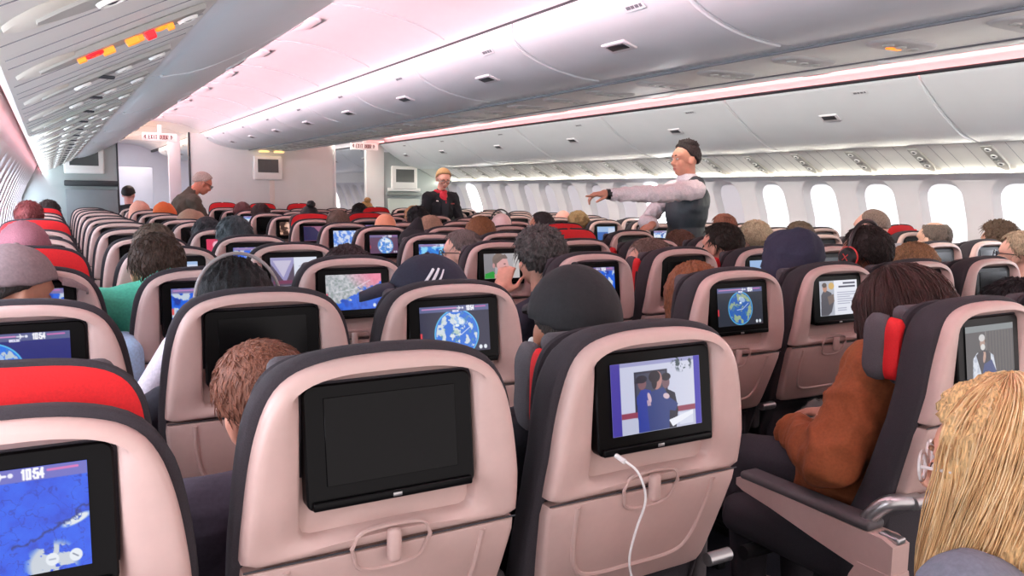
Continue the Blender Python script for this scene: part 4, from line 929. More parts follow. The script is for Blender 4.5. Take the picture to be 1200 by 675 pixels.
# nearest rows
def ex_red(b, H, M, N, ax, A): pass
seated('person with cropped reddish-brown hair and dark jacket, leaning left between the two nearest seats', (-2.378, 1.38, .985), (0, 2), (214, 150, 128), (126, 80, 62), (66, 58, 72), 'crew', yaw=12, pitch=16, roll=-18, hunch=.03, collar='high', legs=(30, 30, 36), lean=(0, 0, -.1), shift=-.10, bulk=1.25)
def ex_cap(b, H, M, N, ax, A):
    mb = MB(); p0 = H + M @ Vector((-.086, .008, -.03)); mb.tube(smooth_curve([p0, p0 + Vector((-.012, .01, -.05)), p0 + Vector((-.022, .02, -.12)), p0 + Vector((-.01, .04, -.20)), p0 + Vector((.03, .05, -.27))], 5), .0022, 6); mb.ell(p0 + Vector((.004, .004, .008)), (.009, .009, .011)); link('earphone_wire', mb.mesh('earphone_wire'), mat('white_cable', (232, 230, 228), .4, .02, 30), b)
    # strap across the opening at the back of the cap
    mb = MB(); mb.tube([H + M @ Vector((.088 * math.sin(a), -.008 - .112 * math.cos(a), .004)) for a in np.linspace(-.75, .75, 9)], .007, 8); link('cap_strap', mb.mesh('cap_strap'), cloth((30, 28, 30)), b)
seated('person in black baseball cap and black puffer jacket, white earphone wire, before hugging-film seat', (-1.770, 1.34, 1.08), (0, 3), (176, 118, 94), (32, 30, 32), (40, 40, 48), 'cap', yaw=-17, pitch=2, collar='high', hm='puffer', extra=ex_cap, legs=(26, 26, 30), bulk=1.45, shift=-.05)
bw = seated('long dark-haired person in rust-brown corduroy jacket leaning forward beside the aisle armrest', (-.63, 1.365, 1.025), (0, 4), (206, 150, 128), (58, 34, 30), (142, 74, 38), 'long', yaw=-6, pitch=22, roll=-6, sex='f', legs=(48, 44, 50), collar='low', bulk=1.45, fold_k=3.4, grow_=2.0,
            hunch=.075, arms={-1: ((-.945, 1.335, .675), (-.80, 1.58, .665), (.7, .6, -.1), (-.3, 0, 1), 1), 1: ((-.40, 1.50, .70), (-.50, 1.66, .66), (-.5, .8, 0), (0, .1, 1), -1)})
strands(Vector((-.63, 1.365, 1.025)), headM(-6, 22, -6), strandm((62, 38, 32)), bw, 'hair_strands', 520, random.Random(3), 0, .40, .010, .0013, (50, 310), .16, el=(0, 85), radii=(.110, .135, .124))
seated('dark-haired person right of the brown-jacketed passenger, behind the bearded-man screen', (-.10, 1.345, .99), (0, 5), SK, (30, 26, 28), (50, 48, 56), 'full', yaw=-10)
# blond neighbour of the viewer, in the viewer's own row
bH = Vector((-1.545, .585, .985)); SEATS[(-1, 3)] = None
def ex_blond(b, H, M, N, ax, A):
    glasses(b, H, M, (214, 206, 204)); face_bits(b, H, M, (150, 110, 80))
bl = seated('person with shoulder-length golden blond hair and grey jacket at the right front corner', bH, (-1, 3), (222, 160, 134), (216, 174, 122), (118, 122, 136), 'long', yaw=24, pitch=6, sex='f', extra=ex_blond, collar='low', legs=(44, 46, 60), vox=.007)
for nm, cc, n_, sd in (('hair_strands', (222, 182, 130), 1900, 5), ('hair_highlights', (238, 207, 160), 1000, 9), ('hair_lowlights', (196, 150, 102), 600, 12)):
    strands(bH, headM(24, 6, 0), strandm(cc), bl, nm, n_, random.Random(sd), 0, .40, .014, .0010, (46, 314), .10, el=(0, 88), seg=15, sweep=.9, radii=(.090, .113, .106))
# second row
def ex_hb(b, H, M, N, ax, A): headband(b, H, M, (150, 142, 140), .0045, (.105, .121), 0, 'headphone_band', -.055)
seated('person with full black hair under thin grey headphone band, before the dark-screen seat', (-2.288, 2.14, 1.05), (1, 2), SK, (17, 15, 16), (60, 60, 70), 'bob', pitch=6, extra=ex_hb, grow_=1.35)
def ex_stripe(b, H, M, N, ax, A):
    mb = MB()
    for k in range(3):
        pts = []
        for t in np.linspace(0, 1, 6):
            az = math.radians(-58 + k * 11 - 26 * t); el = math.radians(8 + 34 * t); R = (.0985, .1205, .1175); pts.append(H + M @ Vector((R[0] * math.sin(az) * math.cos(el), -.008 + R[1] * math.cos(az) * math.cos(el), .024 + R[2] * math.sin(el))))
        mb.tube(pts, .0042, 6)
    link('cap_stripes', mb.mesh('cap_stripes'), mat('white_stripe', (232, 232, 236), .6, .02, 30), b)
seated('person in navy cap with three white stripes, brim pointing left', (-1.752, 2.12, 1.045), (1, 3), SK3, (40, 40, 56), (50, 50, 60), 'cap', yaw=70, pitch=2, extra=lambda b, H, M, N, ax, A: ex_stripe(b, H, headM(70 + 40, 2, 0), N, ax, A))
seated('person with straight chestnut hair left of the small globe screen, beside the aisle', (-.755, 2.075, 1.0), (1, 4), SK2, (124, 74, 44), (70, 64, 74), 'bob', yaw=-12, pitch=16, sex='f')
seated('person wearing a large dark navy hood, before the white-page screen', (-.232, 2.13, 1.10), (1, 5), SK, (44, 44, 64), (44, 44, 64), 'hood', yaw=4, roll=6)
def ex_hp(b, H, M, N, ax, A):
    headband(b, H, M, (44, 34, 36), .009, (.094, .122), 0, 'headphone_band')
    for sx in (-1, 1):
        q = H + M @ Vector((sx * .096, 0, -.005)); Mx = M @ Matrix.Rotation(sx * math.pi / 2, 3, 'Y')
        mb = MB(); mb.loft([[q + Mx @ Vector((r_ * .9 * math.cos(t), r_ * math.sin(t), z)) for t in np.linspace(0, 2 * math.pi, 20, endpoint=False)] for r_, z in ((.038, -.018), (.046, -.008), (.046, .008), (.036, .020))]); ec = link('earcup', mb.mesh('earcup'), mat('black_earcup', (28, 26, 28), .5, .06, 50), b)
        mb = MB(); mb.tube([q + Mx @ Vector((.043 * math.cos(t), .047 * math.sin(t), .002)) for t in np.linspace(-2.2, 2.2, 16)], .004, 6); mb.tube([q + Mx @ Vector((-.03, .02, .002)), q + Mx @ Vector((-.075, .03, -.006))], .004, 6)
        mb.tube([q + Mx @ Vector((-.014, -.012, .0205)), q + Mx @ Vector((.014, .012, .0205))], .0022, 5); mb.tube([q + Mx @ Vector((.012, -.014, .0205)), q + Mx @ Vector((0, 0, .0205)), q + Mx @ Vector((-.012, .014, .0205))], .0022, 5)
        link('earcup_trim', mb.mesh('earcup_trim'), mat('red_trim', (214, 60, 56), .4, .03, 30), ec)
seated('person wearing black over-ear headphones with red trim', (.265, 2.15, 1.125), (1, 6), (150, 98, 80), (44, 34, 32), (56, 46, 50), 'short', yaw=-4, extra=ex_hp)
seated('person with straight light-brown hair right of the red-trimmed headphones', (.70, 2.22, 1.035), (1, 7), SK2, (142, 104, 72), (80, 76, 84), 'long', yaw=-8, sex='f')
seated('person with short fair hair, glasses and dark strap at the right edge', (1.58, 2.215, 1.085), (1, 8), SK2, (168, 148, 124), (70, 80, 110), 'short', yaw=12, extra=lambda b, H, M, N, ax, A: glasses(b, H, M, (26, 30, 44)))
# third row
seated('person in grey baseball cap near the left windows', (-2.790, 2.60, 1.062), (1, 1), SK3, (132, 112, 112), (110, 100, 106), 'cap', yaw=-62, pitch=8)
def ex_green(b, H, M, N, ax, A): pass
seated('person in bright teal-green jacket, leaning left between the seats', (-2.385, 2.93, 1.085), (2, 2), SK3, (70, 52, 42), (84, 190, 158), 'short', pitch=8, collar='high', roll=-4, bulk=1.7, hunch=.105, shift=-.10)
seated('person with tousled dark hair just above the coast-map seat', (-1.715, 2.95, 1.025), (2, 3), SK, (54, 40, 42), (60, 60, 66), 'full', pitch=4)
gh = Vector((-.850, 2.95, 1.08))
seated('grey curly-haired person resting chin on left hand, before the film close-up', gh, (2, 4), SK, (92, 88, 86), (52, 52, 66), 'curly', yaw=8, pitch=4,
       arms={-1: ((-1.12, 2.98, .78), (-1.01, 3.00, .92), (.35, .25, 1), (-.6, -.7, .2), 1), 1: ((-.62, 3.14, .76), (-.74, 3.3, .68), (-.5, .8, 0), (0, .1, 1), -1)}, vox=.0065)
def ex_ear(b, H, M, N, ax, A):
    mb = MB(); mb.ell(H + M @ Vector((.085, 0, -.03)), (.014, .02, .022), M); link('red_earbud', mb.mesh('red_earbud'), mat('red_trim', (214, 60, 56)), b)
seated('grey-brown haired person in pale shirt facing left in front of the dark seat', (-.235, 2.95, 1.035), (2, 5), SK, (120, 98, 88), (190, 180, 186), 'short', yaw=36, pitch=4)
seated('person with short very dark hair, two seats right of the aisle pair', (.252, 2.97, 1.105), (2, 6), SK, (44, 34, 28), (60, 56, 62), 'short', yaw=14)
seated('balding person behind the over-ear headphones, near right windows', (1.40, 2.95, 1.185), (2, 8), SK2, (120, 104, 92), (150, 150, 156), 'bald', pitch=-4)
seated('person with a bald crown and dark grey sides near the right windows', (2.12, 3.02, 1.11), (2, 9), (206, 164, 142), (96, 84, 76), (110, 106, 110), 'ring', pitch=2)
seated('person with frizzy curly brown hair at far right', (2.765, 2.98, 1.09), (2, 10), SK, (96, 76, 62), (110, 104, 108), 'curly')
# fourth row and beyond
FAR = [
 ('person in mauve knit cap in the left window column', (-2.79, 3.78, 1.13), (3, 1), SK, (150, 96, 106), (90, 80, 90), 'beanie', 0),
 ('person with dull brown hair half hidden behind the green jacket', (-2.31, 3.74, 1.125), (3, 2), SK3, (96, 78, 66), (120, 116, 120), 'short', 0),
 ('person with short greying hair and dark glasses, turned left', (-.835, 3.74, 1.085), (3, 4), SK2, (108, 98, 94), (100, 110, 130), 'short', 48),
 ('person with wavy brown hair, right of the grey-brown haired person', (.70, 3.78, 1.06), (3, 7), SK, (96, 64, 50), (70, 60, 62), 'full', 0),
 ('person with fluffy grey-blond hair beyond the hooded passenger', (1.32, 3.75, 1.12), (3, 8), SK2, (176, 160, 132), (120, 120, 124), 'full', 0),
 ('person with flat brown hair beyond the right edge of the hood', (1.745, 3.75, 1.118), (3, 9), SK, (88, 72, 58), (110, 108, 112), 'short', 0),
 ('person with dark slate hair above the blue-map seat by the left aisle', (-1.825, 4.55, 1.125), (4, 3), (120, 84, 76), (62, 70, 74), (90, 90, 100), 'full', 10),
 ('person in pointed black hat left of the cyan map screen', (-.765, 4.55, 1.055), (4, 4), SK, (26, 24, 28), (30, 28, 34), 'beanie', 0),
 ('person with smooth auburn-brown hair in the centre block', (-.295, 4.56, 1.12), (4, 5), SK2, (120, 76, 44), (80, 60, 60), 'bob', 0),
 ('white-haired person with thin dark headphone band', (.222, 4.55, 1.05), (4, 6), SK2, (190, 186, 184), (150, 150, 156), 'short', 0),
 ('reddish-brown haired person low beside the attendant, near the right windows', (1.885, 4.6, 1.145), (4, 8), SK, (122, 72, 56), (90, 80, 80), 'short', 0),
 ('person with black hair and grey headphone ring by the left aisle', (-1.83, 5.37, 1.085), (5, 3), SK, (44, 44, 48), (70, 70, 80), 'full', 0),
 ('bald person with a tan scalp in the middle of the centre block', (-.632, 5.37, 1.135), (5, 4), (222, 146, 112), None, (120, 110, 120), 'bald', 0),
 ('person with beige-brown hair just left of the auburn head', (-.285, 5.37, 1.11), (5, 5), SK, (176, 140, 118), (90, 84, 90), 'short', 0),
 ('bald pale-pink headed person with a thin dark strap', (.312, 5.37, 1.14), (5, 6), (236, 204, 198), None, (170, 164, 170), 'bald', 0),
 ('dark short-haired person turned left beside the white-haired one', (.68, 5.37, 1.145), (5, 7), SK3, (48, 42, 42), (80, 76, 82), 'crew', 30),
 ('brown-haired person low behind the pale ice map seat', (-.718, 6.18, 1.13), (6, 4), SK, (104, 84, 72), (90, 86, 92), 'short', 0),
 ('black-haired person below the standing attendant in red scarf', (-.03, 6.18, 1.155), (6, 5), SK, (26, 22, 24), (40, 38, 44), 'full', 0),
 ('person with tan hair just below the red scarf', (.10, 6.55, 1.15), (6, 6), SK2, (186, 140, 96), (60, 58, 64), 'full', 20),
 ('olive-blond haired person in the right block', (1.59, 6.18, 1.12), (6, 8), SK2, (150, 124, 84), (110, 100, 96), 'full', 0),
 ('brown bald-headed person left of the pale ice map', (-.812, 6.98, 1.09), (7, 4), (132, 84, 72), (70, 50, 46), (80, 64, 66), 'ring', 0),
 ('pink-headed person beyond the olive-blond hair', (1.955, 6.98, 1.125), (7, 8), (230, 160, 144), None, (150, 140, 146), 'bald', 0),
 ('person with black top-knot against the pale front bulkhead', (-.490, 7.79, 1.13), (8, 4), SK3, (30, 30, 32), (60, 56, 60), 'bun', 0),
 ('dark-haired person near the left end of the bulkhead', (-.775, 8.60, 1.13), (9, 4), SK, (56, 38, 38), (80, 60, 66), 'full', 0),
 ('person with dull reddish hair at the far left end of the centre block', (-.80, 9.40, 1.13), (10, 4), SK, (110, 70, 70), (90, 70, 76), 'full', 0),
 ('black-haired person against the bright forward doorway', (.578, 9.38, 1.13), (10, 7), SK3, (22, 20, 22), (40, 38, 42), 'full', 0),
 ('person with blond top-knot beyond the black hair at the doorway', (.95, 10.19, 1.15), (11, 7), SK2, (190, 150, 96), (120, 90, 70), 'bun', 0),
 ('person with dark red hair in the far left window column', (-2.83, 6.98, 1.165), (7, 1), SK, (122, 56, 56), (110, 60, 62), 'full', 0),
 ('dark-haired person farthest forward in the left window column', (-2.70, 8.60, 1.15), (9, 1), SK3, (46, 34, 32), (70, 50, 48), 'full', 0),
 ('person in orange hooded top near the bending man', (-1.70, 8.60, 1.12), (9, 3), (214, 150, 124), (206, 96, 46), (206, 96, 46), 'hood', -30),
 ('person with peach scarf over the head beside the orange hood', (-1.86, 9.42, 1.12), (10, 3), (226, 176, 156), (222, 160, 140), (200, 120, 96), 'hood', 0),
 ('person in tan and brown wrap below the bending man', (-1.68, 6.98, 1.09), (7, 3), SK3, (150, 116, 96), (120, 90, 84), 'hood', -40),
]
for lab, H, seat, sk, hr, tp, hs, yw in FAR:
    ex = None; H = (H[0], H[1], H[2] - .04)
    if 'dark glasses' in lab: ex = lambda b, H, M, N, ax, A: (glasses(b, H, M), face_bits(b, H, M))
    if 'headphone' in lab or 'strap' in lab: ex = lambda b, H, M, N, ax, A: headband(b, H, M, (60, 58, 62), .006, (.092, .116))
    if 'pointed black hat' in lab:
        def ex(b, H, M, N, ax, A):
            mb = MB(); mb.caps(H + M @ Vector((0, -.01, .06)), H + M @ Vector((.03, -.02, .17)), .088, .028); link('hat_point', remesh(mb, 'hat_point', .012, 3), mat('knit_26_24_28', (26, 24, 28)), b)
    seated(lab, H, seat, sk, hr, tp, hs, yaw=yw, pitch=4, extra=ex, sex='f' if hs in ('bob', 'long', 'bun') else 'm')

# ------------------------------------------------------------------ people on their feet
def standing(label, H, M, J, skin, hair, hs, cat='person', vox=.006, sex='m', hands=None):
    """J: joints in metres - neck, pelvis, sh/el/wr/hip/knee/ank per side"""
    mb = MB(); H = Vector(H); V = {k: Vector(v) for k, v in J.items()}
    ax = (V['neck'] - V['pelvis']).normalized(); lat = (V['shR'] - V['shL']); lat = (lat - ax * lat.dot(ax)).normalized(); fw = ax.cross(lat); Mt = Matrix((lat, fw, ax)).transposed()
    hw = (V['shR'] - V['shL']).length / 2; chest = V['neck'] - ax * .20; T = (V['neck'] - V['pelvis']).length
    def trunk(mb, g, low=True):
        mb.ell(chest, (hw * .86 + g, .112 + g, .20 + g), Mt); mb.ell(V['neck'] - ax * T * .68, (hw * .72 + g, .10 + g, .18 + g), Mt)
        if low: mb.ell(V['pelvis'], (hw * .84 + g, .115 + g, .13 + g), Mt)
        for s in 'LR': mb.caps(V['neck'] - ax * .05 + (V['sh' + s] - V['neck']) * .2, V['sh' + s], .05 + g, .055 + g)
    add_head(mb, H, M); mb.caps(H + M @ Vector((0, -.022, -.05)), V['neck'] - ax * .02, .053 if sex == 'm' else .044, .06 if sex == 'm' else .05); trunk(mb, 0)
    for s in 'LR':
        mb.chain([V['sh' + s], V['el' + s], V['wr' + s]], [.05, .038, .027]); add_hand(mb, V['wr' + s], *hands[s])
        mb.chain([V['hip' + s], V['knee' + s], V['ank' + s]], [.085, .058, .04]); mb.caps(V['ank' + s] - Vector((0, 0, .04)), V['ank' + s] + J['toe'] - Vector((0, 0, .05)), .036, .03)
    b = link('person', remesh(mb, 'person_body', vox, 3), skinm(skin)); tag(b, label, cat); return b, V, trunk, ax, lat, fw, Mt
def sleeves(mb, V, sides='LR', r=(.062, .052, .040), cut=.0):
    for s in sides: mb.chain([V['sh' + s], V['el' + s], V['wr' + s] + (V['el' + s] - V['wr' + s]).normalized() * (.03 + cut)], r)
def trousers(b, V, Mt, hw, m):
    mb = MB(); mb.ell(V['pelvis'] - Vector((0, 0, .02)), (hw * .9, .13, .13), Mt)
    for s in 'LR': mb.chain([V['hip' + s], V['knee' + s], V['ank' + s]], [.1, .076, .06])
    link('trousers', remesh(mb, 'trousers', .014, 2), m, b)
    for s in 'LR':
        mb = MB(); mb.caps(V['ank' + s] - Vector((0, 0, .045)), V['ank' + s] + TOE - Vector((0, 0, .055)), .042, .036); link('shoe', remesh(mb, 'shoe', .01, 2), mat('black_shoe', (22, 22, 24), .35, .06, 40), b)
wr_fold = lambda p: .005 * noise.fractal(Vector((p.x * 16, p.y * 16, p.z * 22)), 1, 2, 4) + .009 * (1 - min(1, 3.6 * abs(noise.noise(Vector((p.x * 17, p.y * 12, p.z * 12 + p.x * 7))))))
# cabin attendant pointing to the left
TOE = Vector((-.14, .02, 0)); Ma = headM(80, 2, 0); Ha = Vector((1.245, 4.36, 1.622))
b, V, trunk, ax, lat, fw, Mt = standing('person in white shirt and dark waistcoat standing in the right aisle, pointing left', Ha, Ma,
    dict(neck=(1.28, 4.37, 1.475), pelvis=(1.30, 4.38, .95), shL=(1.205, 4.20, 1.405), shR=(1.30, 4.545, 1.41), elL=(.905, 4.27, 1.372), wrL=(.60, 4.39, 1.368), elR=(1.16, 4.66, 1.17), wrR=(1.02, 4.42, 1.158),
         hipL=(1.29, 4.28, .92), hipR=(1.30, 4.48, .92), kneeL=(1.26, 4.28, .5), kneeR=(1.27, 4.48, .5), ankL=(1.31, 4.28, .09), ankR=(1.32, 4.48, .09), toe=TOE),
    (206, 146, 122), None, None, vox=.0055, hands=dict(L=((-.92, .3, -.02), (0, -.25, 1), .20, .33, .14, True, -1), R=((-.8, -.55, -.12), (-.1, 0, 1), .185, .12, .14, False, 1)))
Mh = Ma; hw = .18; face_bits(b, Ha, Ma, (36, 28, 26), (176, 104, 98))
hairstyle(b, Ha, Ma, 'short', (44, 36, 36), True, 4)
dome_part('hair_top', Ha, Ma, hairm((44, 36, 36)), b, elmin=[52, 50, 46, 40, 36, 30, 24], thick=.024, amp=.014, freq=40, nu=96, nv=52, seed=6, fade=(6, 16))
mb = MB(); trunk(mb, .012); sleeves(mb, V, r=(.066, .056, .043)); mb.caps(V['neck'] - ax * .05, V['neck'] + ax * .02, .072, .062); link('shirt', remesh(mb, 'shirt', .008, 2, wr_fold), cloth((228, 220, 222), .08), b)
mb = MB(); mb.loft([[V['neck'] + ax * z + Vector((math.cos(t) * r_, math.sin(t) * r_, 0)) for t in np.linspace(0, 2 * math.pi, 24, endpoint=False)] for r_, z in ((.066, .0), (.062, .045), (.066, .046), (.078, .005))], True, False, False); link('collar', mb.mesh('collar'), cloth((236, 232, 234), .08), b)
mb = MB(); mb.ell(V['neck'] - ax * .215, (.176, .150, .215), Mt); mb.ell(V['neck'] - ax * .42, (.168, .140, .20), Mt); mb.ell(V['pelvis'] + Vector((0, 0, .02)), (.168, .135, .10), Mt)
for s in (-1, 1): mb.caps(V['neck'] - ax * .035 + lat * s * .072 - fw * .03, V['neck'] - ax * .18 + lat * s * .095, .070, .096)
mb.ell(V['neck'] - ax * .15 - fw * .035, (.168, .125, .15), Mt)
link('waistcoat', remesh(mb, 'waistcoat', .009, 3, lambda p: .003 * noise.noise(p * 14)), mat('waistcoat_slate', (52, 62, 68), .5, .1, 90, bump=.1), b)
mb = MB(); w0 = V['wrL']; dw = (V['wrL'] - V['elL']).normalized(); mb.tube([w0 - dw * .012, w0 + dw * .016], .036, 16); mb.rbox(w0 - Vector((0, .035, 0)), (.034, .012, .034), .005, 2); link('wrist_watch', mb.mesh('wrist_watch'), mat('watch_black', (30, 30, 34), .35, .05, 30), b)
trousers(b, V, Mt, hw, cloth((34, 36, 44)))
# cabin attendant with red scarf
TOE = Vector((.02, -.14, 0)); Ma = headM(172, 24, 0); Ha = Vector((1.345, 8.62, 1.525))
b, V, trunk, ax, lat, fw, Mt = standing('person with glasses, red neck scarf and black blazer standing by the right bulkhead, looking down', Ha, Ma,
    dict(neck=(1.345, 8.70, 1.375), pelvis=(1.35, 8.72, .90), shL=(1.51, 8.70, 1.30), shR=(1.18, 8.70, 1.30), elL=(1.585, 8.66, 1.03), wrL=(1.46, 8.46, .96), elR=(1.105, 8.66, 1.03), wrR=(1.23, 8.46, .96),
         hipL=(1.44, 8.72, .87), hipR=(1.26, 8.72, .87), kneeL=(1.43, 8.71, .47), kneeR=(1.27, 8.71, .47), ankL=(1.43, 8.74, .09), ankR=(1.27, 8.74, .09), toe=TOE),
    (226, 166, 146), None, None, vox=.0065, sex='f', hands=dict(L=((-.5, -.7, -.2), (0, -.3, 1), .17, .4, .1, False, 1), R=((.5, -.7, -.2), (0, -.3, 1), .17, .4, .1, False, -1)))
face_bits(b, Ha, Ma, (120, 90, 66), (190, 70, 76)); glasses(b, Ha, Ma)
dome_part('hair', Ha, Ma, hairm((178, 138, 96)), b, elmin=[46, 40, 26, -4, -24, -44, -50], thick=.012, amp=.004, freq=30, nu=72, nv=40, seed=2); mb = MB(); mb.ell(Ha + Ma @ Vector((0, -.10, .03)), (.05, .035, .045), Ma); link('hair_bun', mb.mesh('hair_bun'), hairm((170, 130, 90)), b)
mb = MB(); trunk(mb, .018); sleeves(mb, V, r=(.062, .052, .044)); mb.caps(V['neck'] - ax * .07, V['neck'] - ax * .02, .075, .066); link('blazer', remesh(mb, 'blazer', .009, 2, wr_fold), cloth((36, 36, 42)), b)
mb = MB(); mb.tube([V['neck'] + ax * .005 + Vector((math.cos(t) * .062, math.sin(t) * .06, -.012 * abs(math.sin(t)))) for t in np.linspace(0, 2 * math.pi, 20, endpoint=False)], .022, 10, True); mb.ell(V['neck'] + Vector((0, -.085, -.05)), (.05, .03, .055)); mb.caps(V['neck'] + Vector((0, -.1, -.06)), V['neck'] + Vector((.012, -.13, -.13)), .03, .014)
link('neck_scarf', remesh(mb, 'neck_scarf', .006, 2, lambda p: .004 * noise.noise(p * 50)), mat('scarf_red', (206, 26, 52), .6, .1, 90), b)
mb = MB(); mb.loft([[V['neck'] + Vector((x, y, z)) for x, y, z in ((-.05, -.135 - k * .004, -.10), (.05, -.135 - k * .004, -.10), (.03, -.138 - k * .004, -.36), (-.03, -.138 - k * .004, -.36))] for k in (0, 1)]); link('black_top', mb.mesh('black_top'), cloth((52, 54, 62)), b)
mb = MB(); mb.ell(V['neck'] + Vector((-.10, -.128, -.115)), (.016, .008, .016)); link('lapel_badge', mb.mesh('lapel_badge'), CHROME, b)
mb = MB(); mb.rbox(V['neck'] + Vector((.10, -.13, -.14)), (.045, .008, .014), .003, 2); link('name_badge', mb.mesh('name_badge'), mat('badge_red', (170, 70, 70), .4), b)
trousers(b, V, Mt, .165, cloth((30, 30, 36)))
# passenger bending over in the left aisle
TOE = Vector((.14, .0, 0)); Ma = headM(-84, 30, 0); Ha = Vector((-1.215, 9.42, 1.425))
b, V, trunk, ax, lat, fw, Mt = standing('grey-haired person in dark olive jacket and glasses, bending forward in the left aisle', Ha, Ma,
    dict(neck=(-1.335, 9.43, 1.315), pelvis=(-1.53, 9.43, .90), shL=(-1.33, 9.60, 1.22), shR=(-1.33, 9.26, 1.22), elL=(-1.22, 9.60, .99), wrL=(-1.12, 9.52, .84), elR=(-1.22, 9.24, .98), wrR=(-1.15, 9.30, .82),
         hipL=(-1.53, 9.53, .88), hipR=(-1.53, 9.33, .88), kneeL=(-1.46, 9.53, .48), kneeR=(-1.46, 9.33, .48), ankL=(-1.53, 9.53, .09), ankR=(-1.53, 9.33, .09), toe=TOE),
    (206, 128, 104), None, None, vox=.008, hands=dict(L=((.5, -.1, -.8), (.8, 0, .5), .18, .3, .1, False, 1), R=((.4, .1, -.85), (.8, 0, .5), .18, .3, .1, False, -1)))
hairstyle(b, Ha, Ma, 'short', (178, 160, 150), True, 8); glasses(b, Ha, Ma, (60, 50, 46))
mb = MB(); trunk(mb, .022); sleeves(mb, V, r=(.07, .06, .05)); mb.caps(V['neck'] - ax * .06, V['neck'] + ax * .01, .08, .068); link('jacket', remesh(mb, 'jacket', .011, 2, wr_fold), cloth((78, 68, 58)), b)
trousers(b, V, Mt, .17, cloth((60, 56, 56)))
# dark figure in the forward doorway
TOE = Vector((0, .14, 0)); Ma = headM(-20, 8, 0); Ha = Vector((-1.74, 12.25, 1.27))
b, V, trunk, ax, lat, fw, Mt = standing('person in black clothing crouching in the doorway beyond the left bulkhead', Ha, Ma,
    dict(neck=(-1.74, 12.20, 1.12), pelvis=(-1.74, 12.05, .70), shL=(-1.91, 12.2, 1.04), shR=(-1.57, 12.2, 1.04), elL=(-1.96, 12.2, .80), wrL=(-1.92, 12.42, .68), elR=(-1.52, 12.2, .80), wrR=(-1.56, 12.42, .68),
         hipL=(-1.83, 12.05, .68), hipR=(-1.65, 12.05, .68), kneeL=(-1.83, 12.38, .46), kneeR=(-1.65, 12.38, .46), ankL=(-1.83, 12.22, .09), ankR=(-1.65, 12.22, .09), toe=TOE),
    (226, 160, 150), None, None, vox=.012, hands=dict(L=((0, .3, -1), (-1, 0, 0), .17, .3, .1, False, 1), R=((0, .3, -1), (1, 0, 0), .17, .3, .1, False, -1)))
hairstyle(b, Ha, Ma, 'short', (40, 30, 30), False, 3)
mb = MB(); trunk(mb, .03); sleeves(mb, V, r=(.075, .065, .05)); link('coat', remesh(mb, 'coat', .014, 2), cloth((26, 25, 30)), b)
trousers(b, V, Mt, .17, cloth((28, 28, 32)))
# ------------------------------------------------------------------ loose things
CABLE = mat('white_cable', (232, 230, 228), .4, .02, 30)
sx0, sy0 = wx(COLX[2]), wy(1.1256)
mb = MB(); pts = smooth_curve([(-.098, -.018, .921), (-.092, -.034, .915), (-.075, -.05, .895), (-.055, -.046, .845), (-.052, -.02, .78), (-.048, .0, .72), (-.03, .01, .67), (.0, -.01, .62), (.03, .02, .56)], 6)
mb.tube([(sx0 + x, sy0 + y, z) for x, y, z in pts], .0022, 8)
o = link('earphone_cable', mb.mesh('earphone_cable'), CABLE); tag(o, 'white earphone cable hanging from the monitor of the hugging-film seat', 'cable')
mb = MB(); mb.tube([(sx0 - .099, sy0 - .012, .9215), (sx0 - .094, sy0 - .036, .9145)], .0045, 10); link('plug', mb.mesh('plug'), CABLE, o)
mb = MB(); mb.rbox((0, 0, 0), (.34, .10, .26), .045, 5); me = mb.mesh('pillow', 180)
o = link('pillow', me, cloth((238, 226, 234), .1)); o.location = (-2.345, 2.30, .80); o.rotation_euler = (.2, .5, .2); tag(o, 'pale pink-white pillow behind the left edge of the nearer dark-screen seat', 'pillow')
o = link('folded_blanket', remesh((lambda m_: (m_.rbox((0, 0, 0), (.22, .16, .42), .05, 4), m_)[1])(MB()), 'folded_blanket', .012, 3, lambda p: .006 * noise.noise(p * 18)), cloth((176, 206, 236), .1)); o.location = (-2.56, 2.72, .70); o.rotation_euler = (.05, -.06, 0); tag(o, 'pale blue folded blanket below the green jacket, between the seats', 'blanket')
mb = MB(); mb.ell((0, 0, 0), (.11, .04, .075), None, 28, 18)
me = mb.mesh('plastic_bag', 180)
for v in me.vertices: v.co += v.co.normalized() * (.02 * noise.noise(v.co * 34) + .012 * noise.noise(v.co * 80))
o = link('plastic_bag', me, mat('clear_plastic', (206, 200, 198), .18, .1, 60, trans=.55, alpha=.8)); o.location = (wx(COLX[4]) + .02, wy(1.1256 + .8556) + .075, .535); tag(o, 'crumpled clear plastic bag in the pocket below the white-page seat', 'plastic bag')
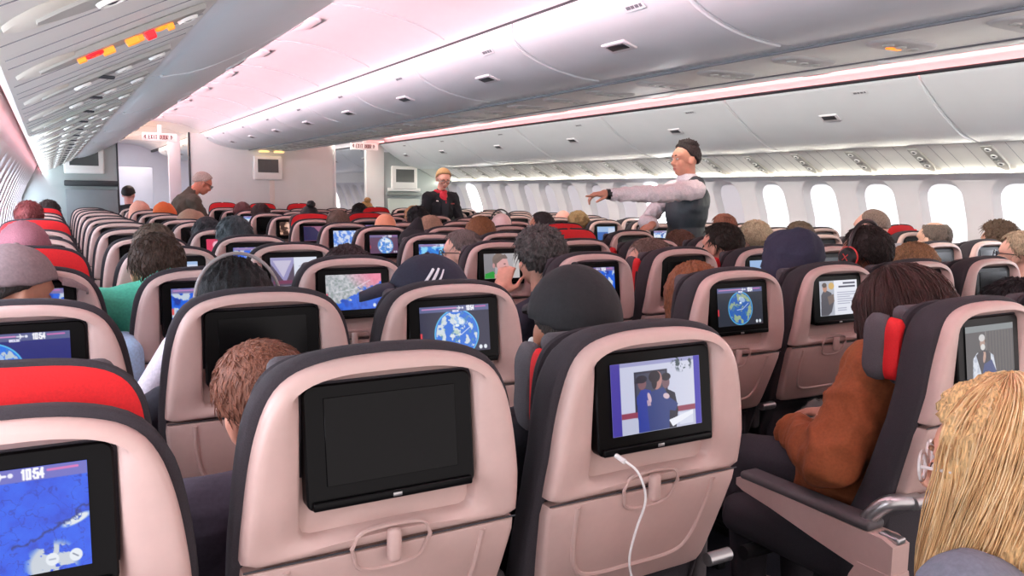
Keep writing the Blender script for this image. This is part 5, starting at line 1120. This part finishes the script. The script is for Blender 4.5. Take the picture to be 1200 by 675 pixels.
# ------------------------------------------------------------------ light: the cabin's own strip lamps, added bin fill strips, background fill from the rear
def strip(name, loc, sx, sy, rot, energy, color, spread=180):
    L = bpy.data.lights.new(name, 'AREA'); L.shape = 'RECTANGLE'; L.size = sx; L.size_y = sy; L.energy = energy; L.color = color
    o = bpy.data.objects.new(name, L); COL.objects.link(o); o.location = loc; o.rotation_euler = rot; L.spread = math.radians(spread); return o
LEN = YB - Y0; MID = (YB + Y0) / 2
PINK = (1.0, .27, .32); PALE = (1.0, .86, .86); COOL = (.86, .94, 1.0); WARM = (1.0, .96, .84)
strip('cove_lamp', (-1.80, MID, 2.115), .07, LEN, (0, math.radians(238), 0), 58, PINK)
strip('cove_lamp', (1.80, MID, 2.115), .07, LEN, (0, math.radians(125), 0), 34, (1, .27, .26))
strip('bin_fill_lamp', (-1.78, MID, 2.118), .04, LEN, (0, math.radians(281), 0), 62, COOL)  # hidden strip added to brighten the centre bin faces
strip('bin_fill_lamp', (.885, MID, 2.15), .05, LEN, (0, math.radians(304), 0), 44, (1, .97, .88), 84)  # hidden strip added to brighten the right bins, spread kept below the cove
strip('sidewall_lamp', (2.738, MID, 1.528), .010, LEN, (0, math.radians(92), 0), 20, (1, .94, .78))
strip('sidewall_lamp', (-2.752, (YB + 3.5) / 2, 1.533), .010, YB - 3.5, (0, math.radians(-92), 0), 12, COOL)  # left strip added as fill for the soffit and the bins opposite
strip('sidewall_wash', (-2.79, MID, 1.60), .03, LEN, (0, math.radians(-40), 0), 7, PINK)
for x in (-1.32, 1.32): strip('forward_lamp', (x, 15.0, 2.275), .5, 5.5, (0, 0, 0), 60, (1, .93, .86))
strip('forward_cove', (-1.80, 14.6, 2.115), .07, 5, (0, math.radians(235), 0), 26, (1, .55, .30))
W = bpy.data.worlds.new('rear_fill'); SC.world = W; W.use_nodes = True; W.node_tree.nodes['Background'].inputs[0].default_value = (1, .90, .90, 1); W.node_tree.nodes['Background'].inputs[1].default_value = 1.35  # background enters by the cabin's open rear end, added as fill
# ------------------------------------------------------------------ camera
cam = bpy.data.cameras.new('camera'); cam.sensor_width = 36; cam.lens = 933.4 / 1200 * 36; cam.clip_start = .02
co = bpy.data.objects.new('camera', cam); COL.objects.link(co)
R = Vector((0.86589821, -0.49999883, 0.01488154)); U = Vector((0.04584744, 0.10895311, 0.99298904)); F = Vector((0.49811475, 0.85914515, -0.11726596))
co.matrix_world = Matrix(((R.x, U.x, -F.x, -CX * S), (R.y, U.y, -F.y, 0), (R.z, U.z, -F.z, HC), (0, 0, 0, 1)))
SC.camera = co
SC.view_settings.view_transform = 'Standard'; SC.view_settings.look = 'None'; SC.view_settings.gamma = 1; SC.view_settings.use_curve_mapping = False; SC.view_settings.exposure = 0.42
SC.cycles.use_denoising = True; SC.cycles.max_bounces = 8; SC.cycles.diffuse_bounces = 5; SC.cycles.sample_clamp_indirect = 6
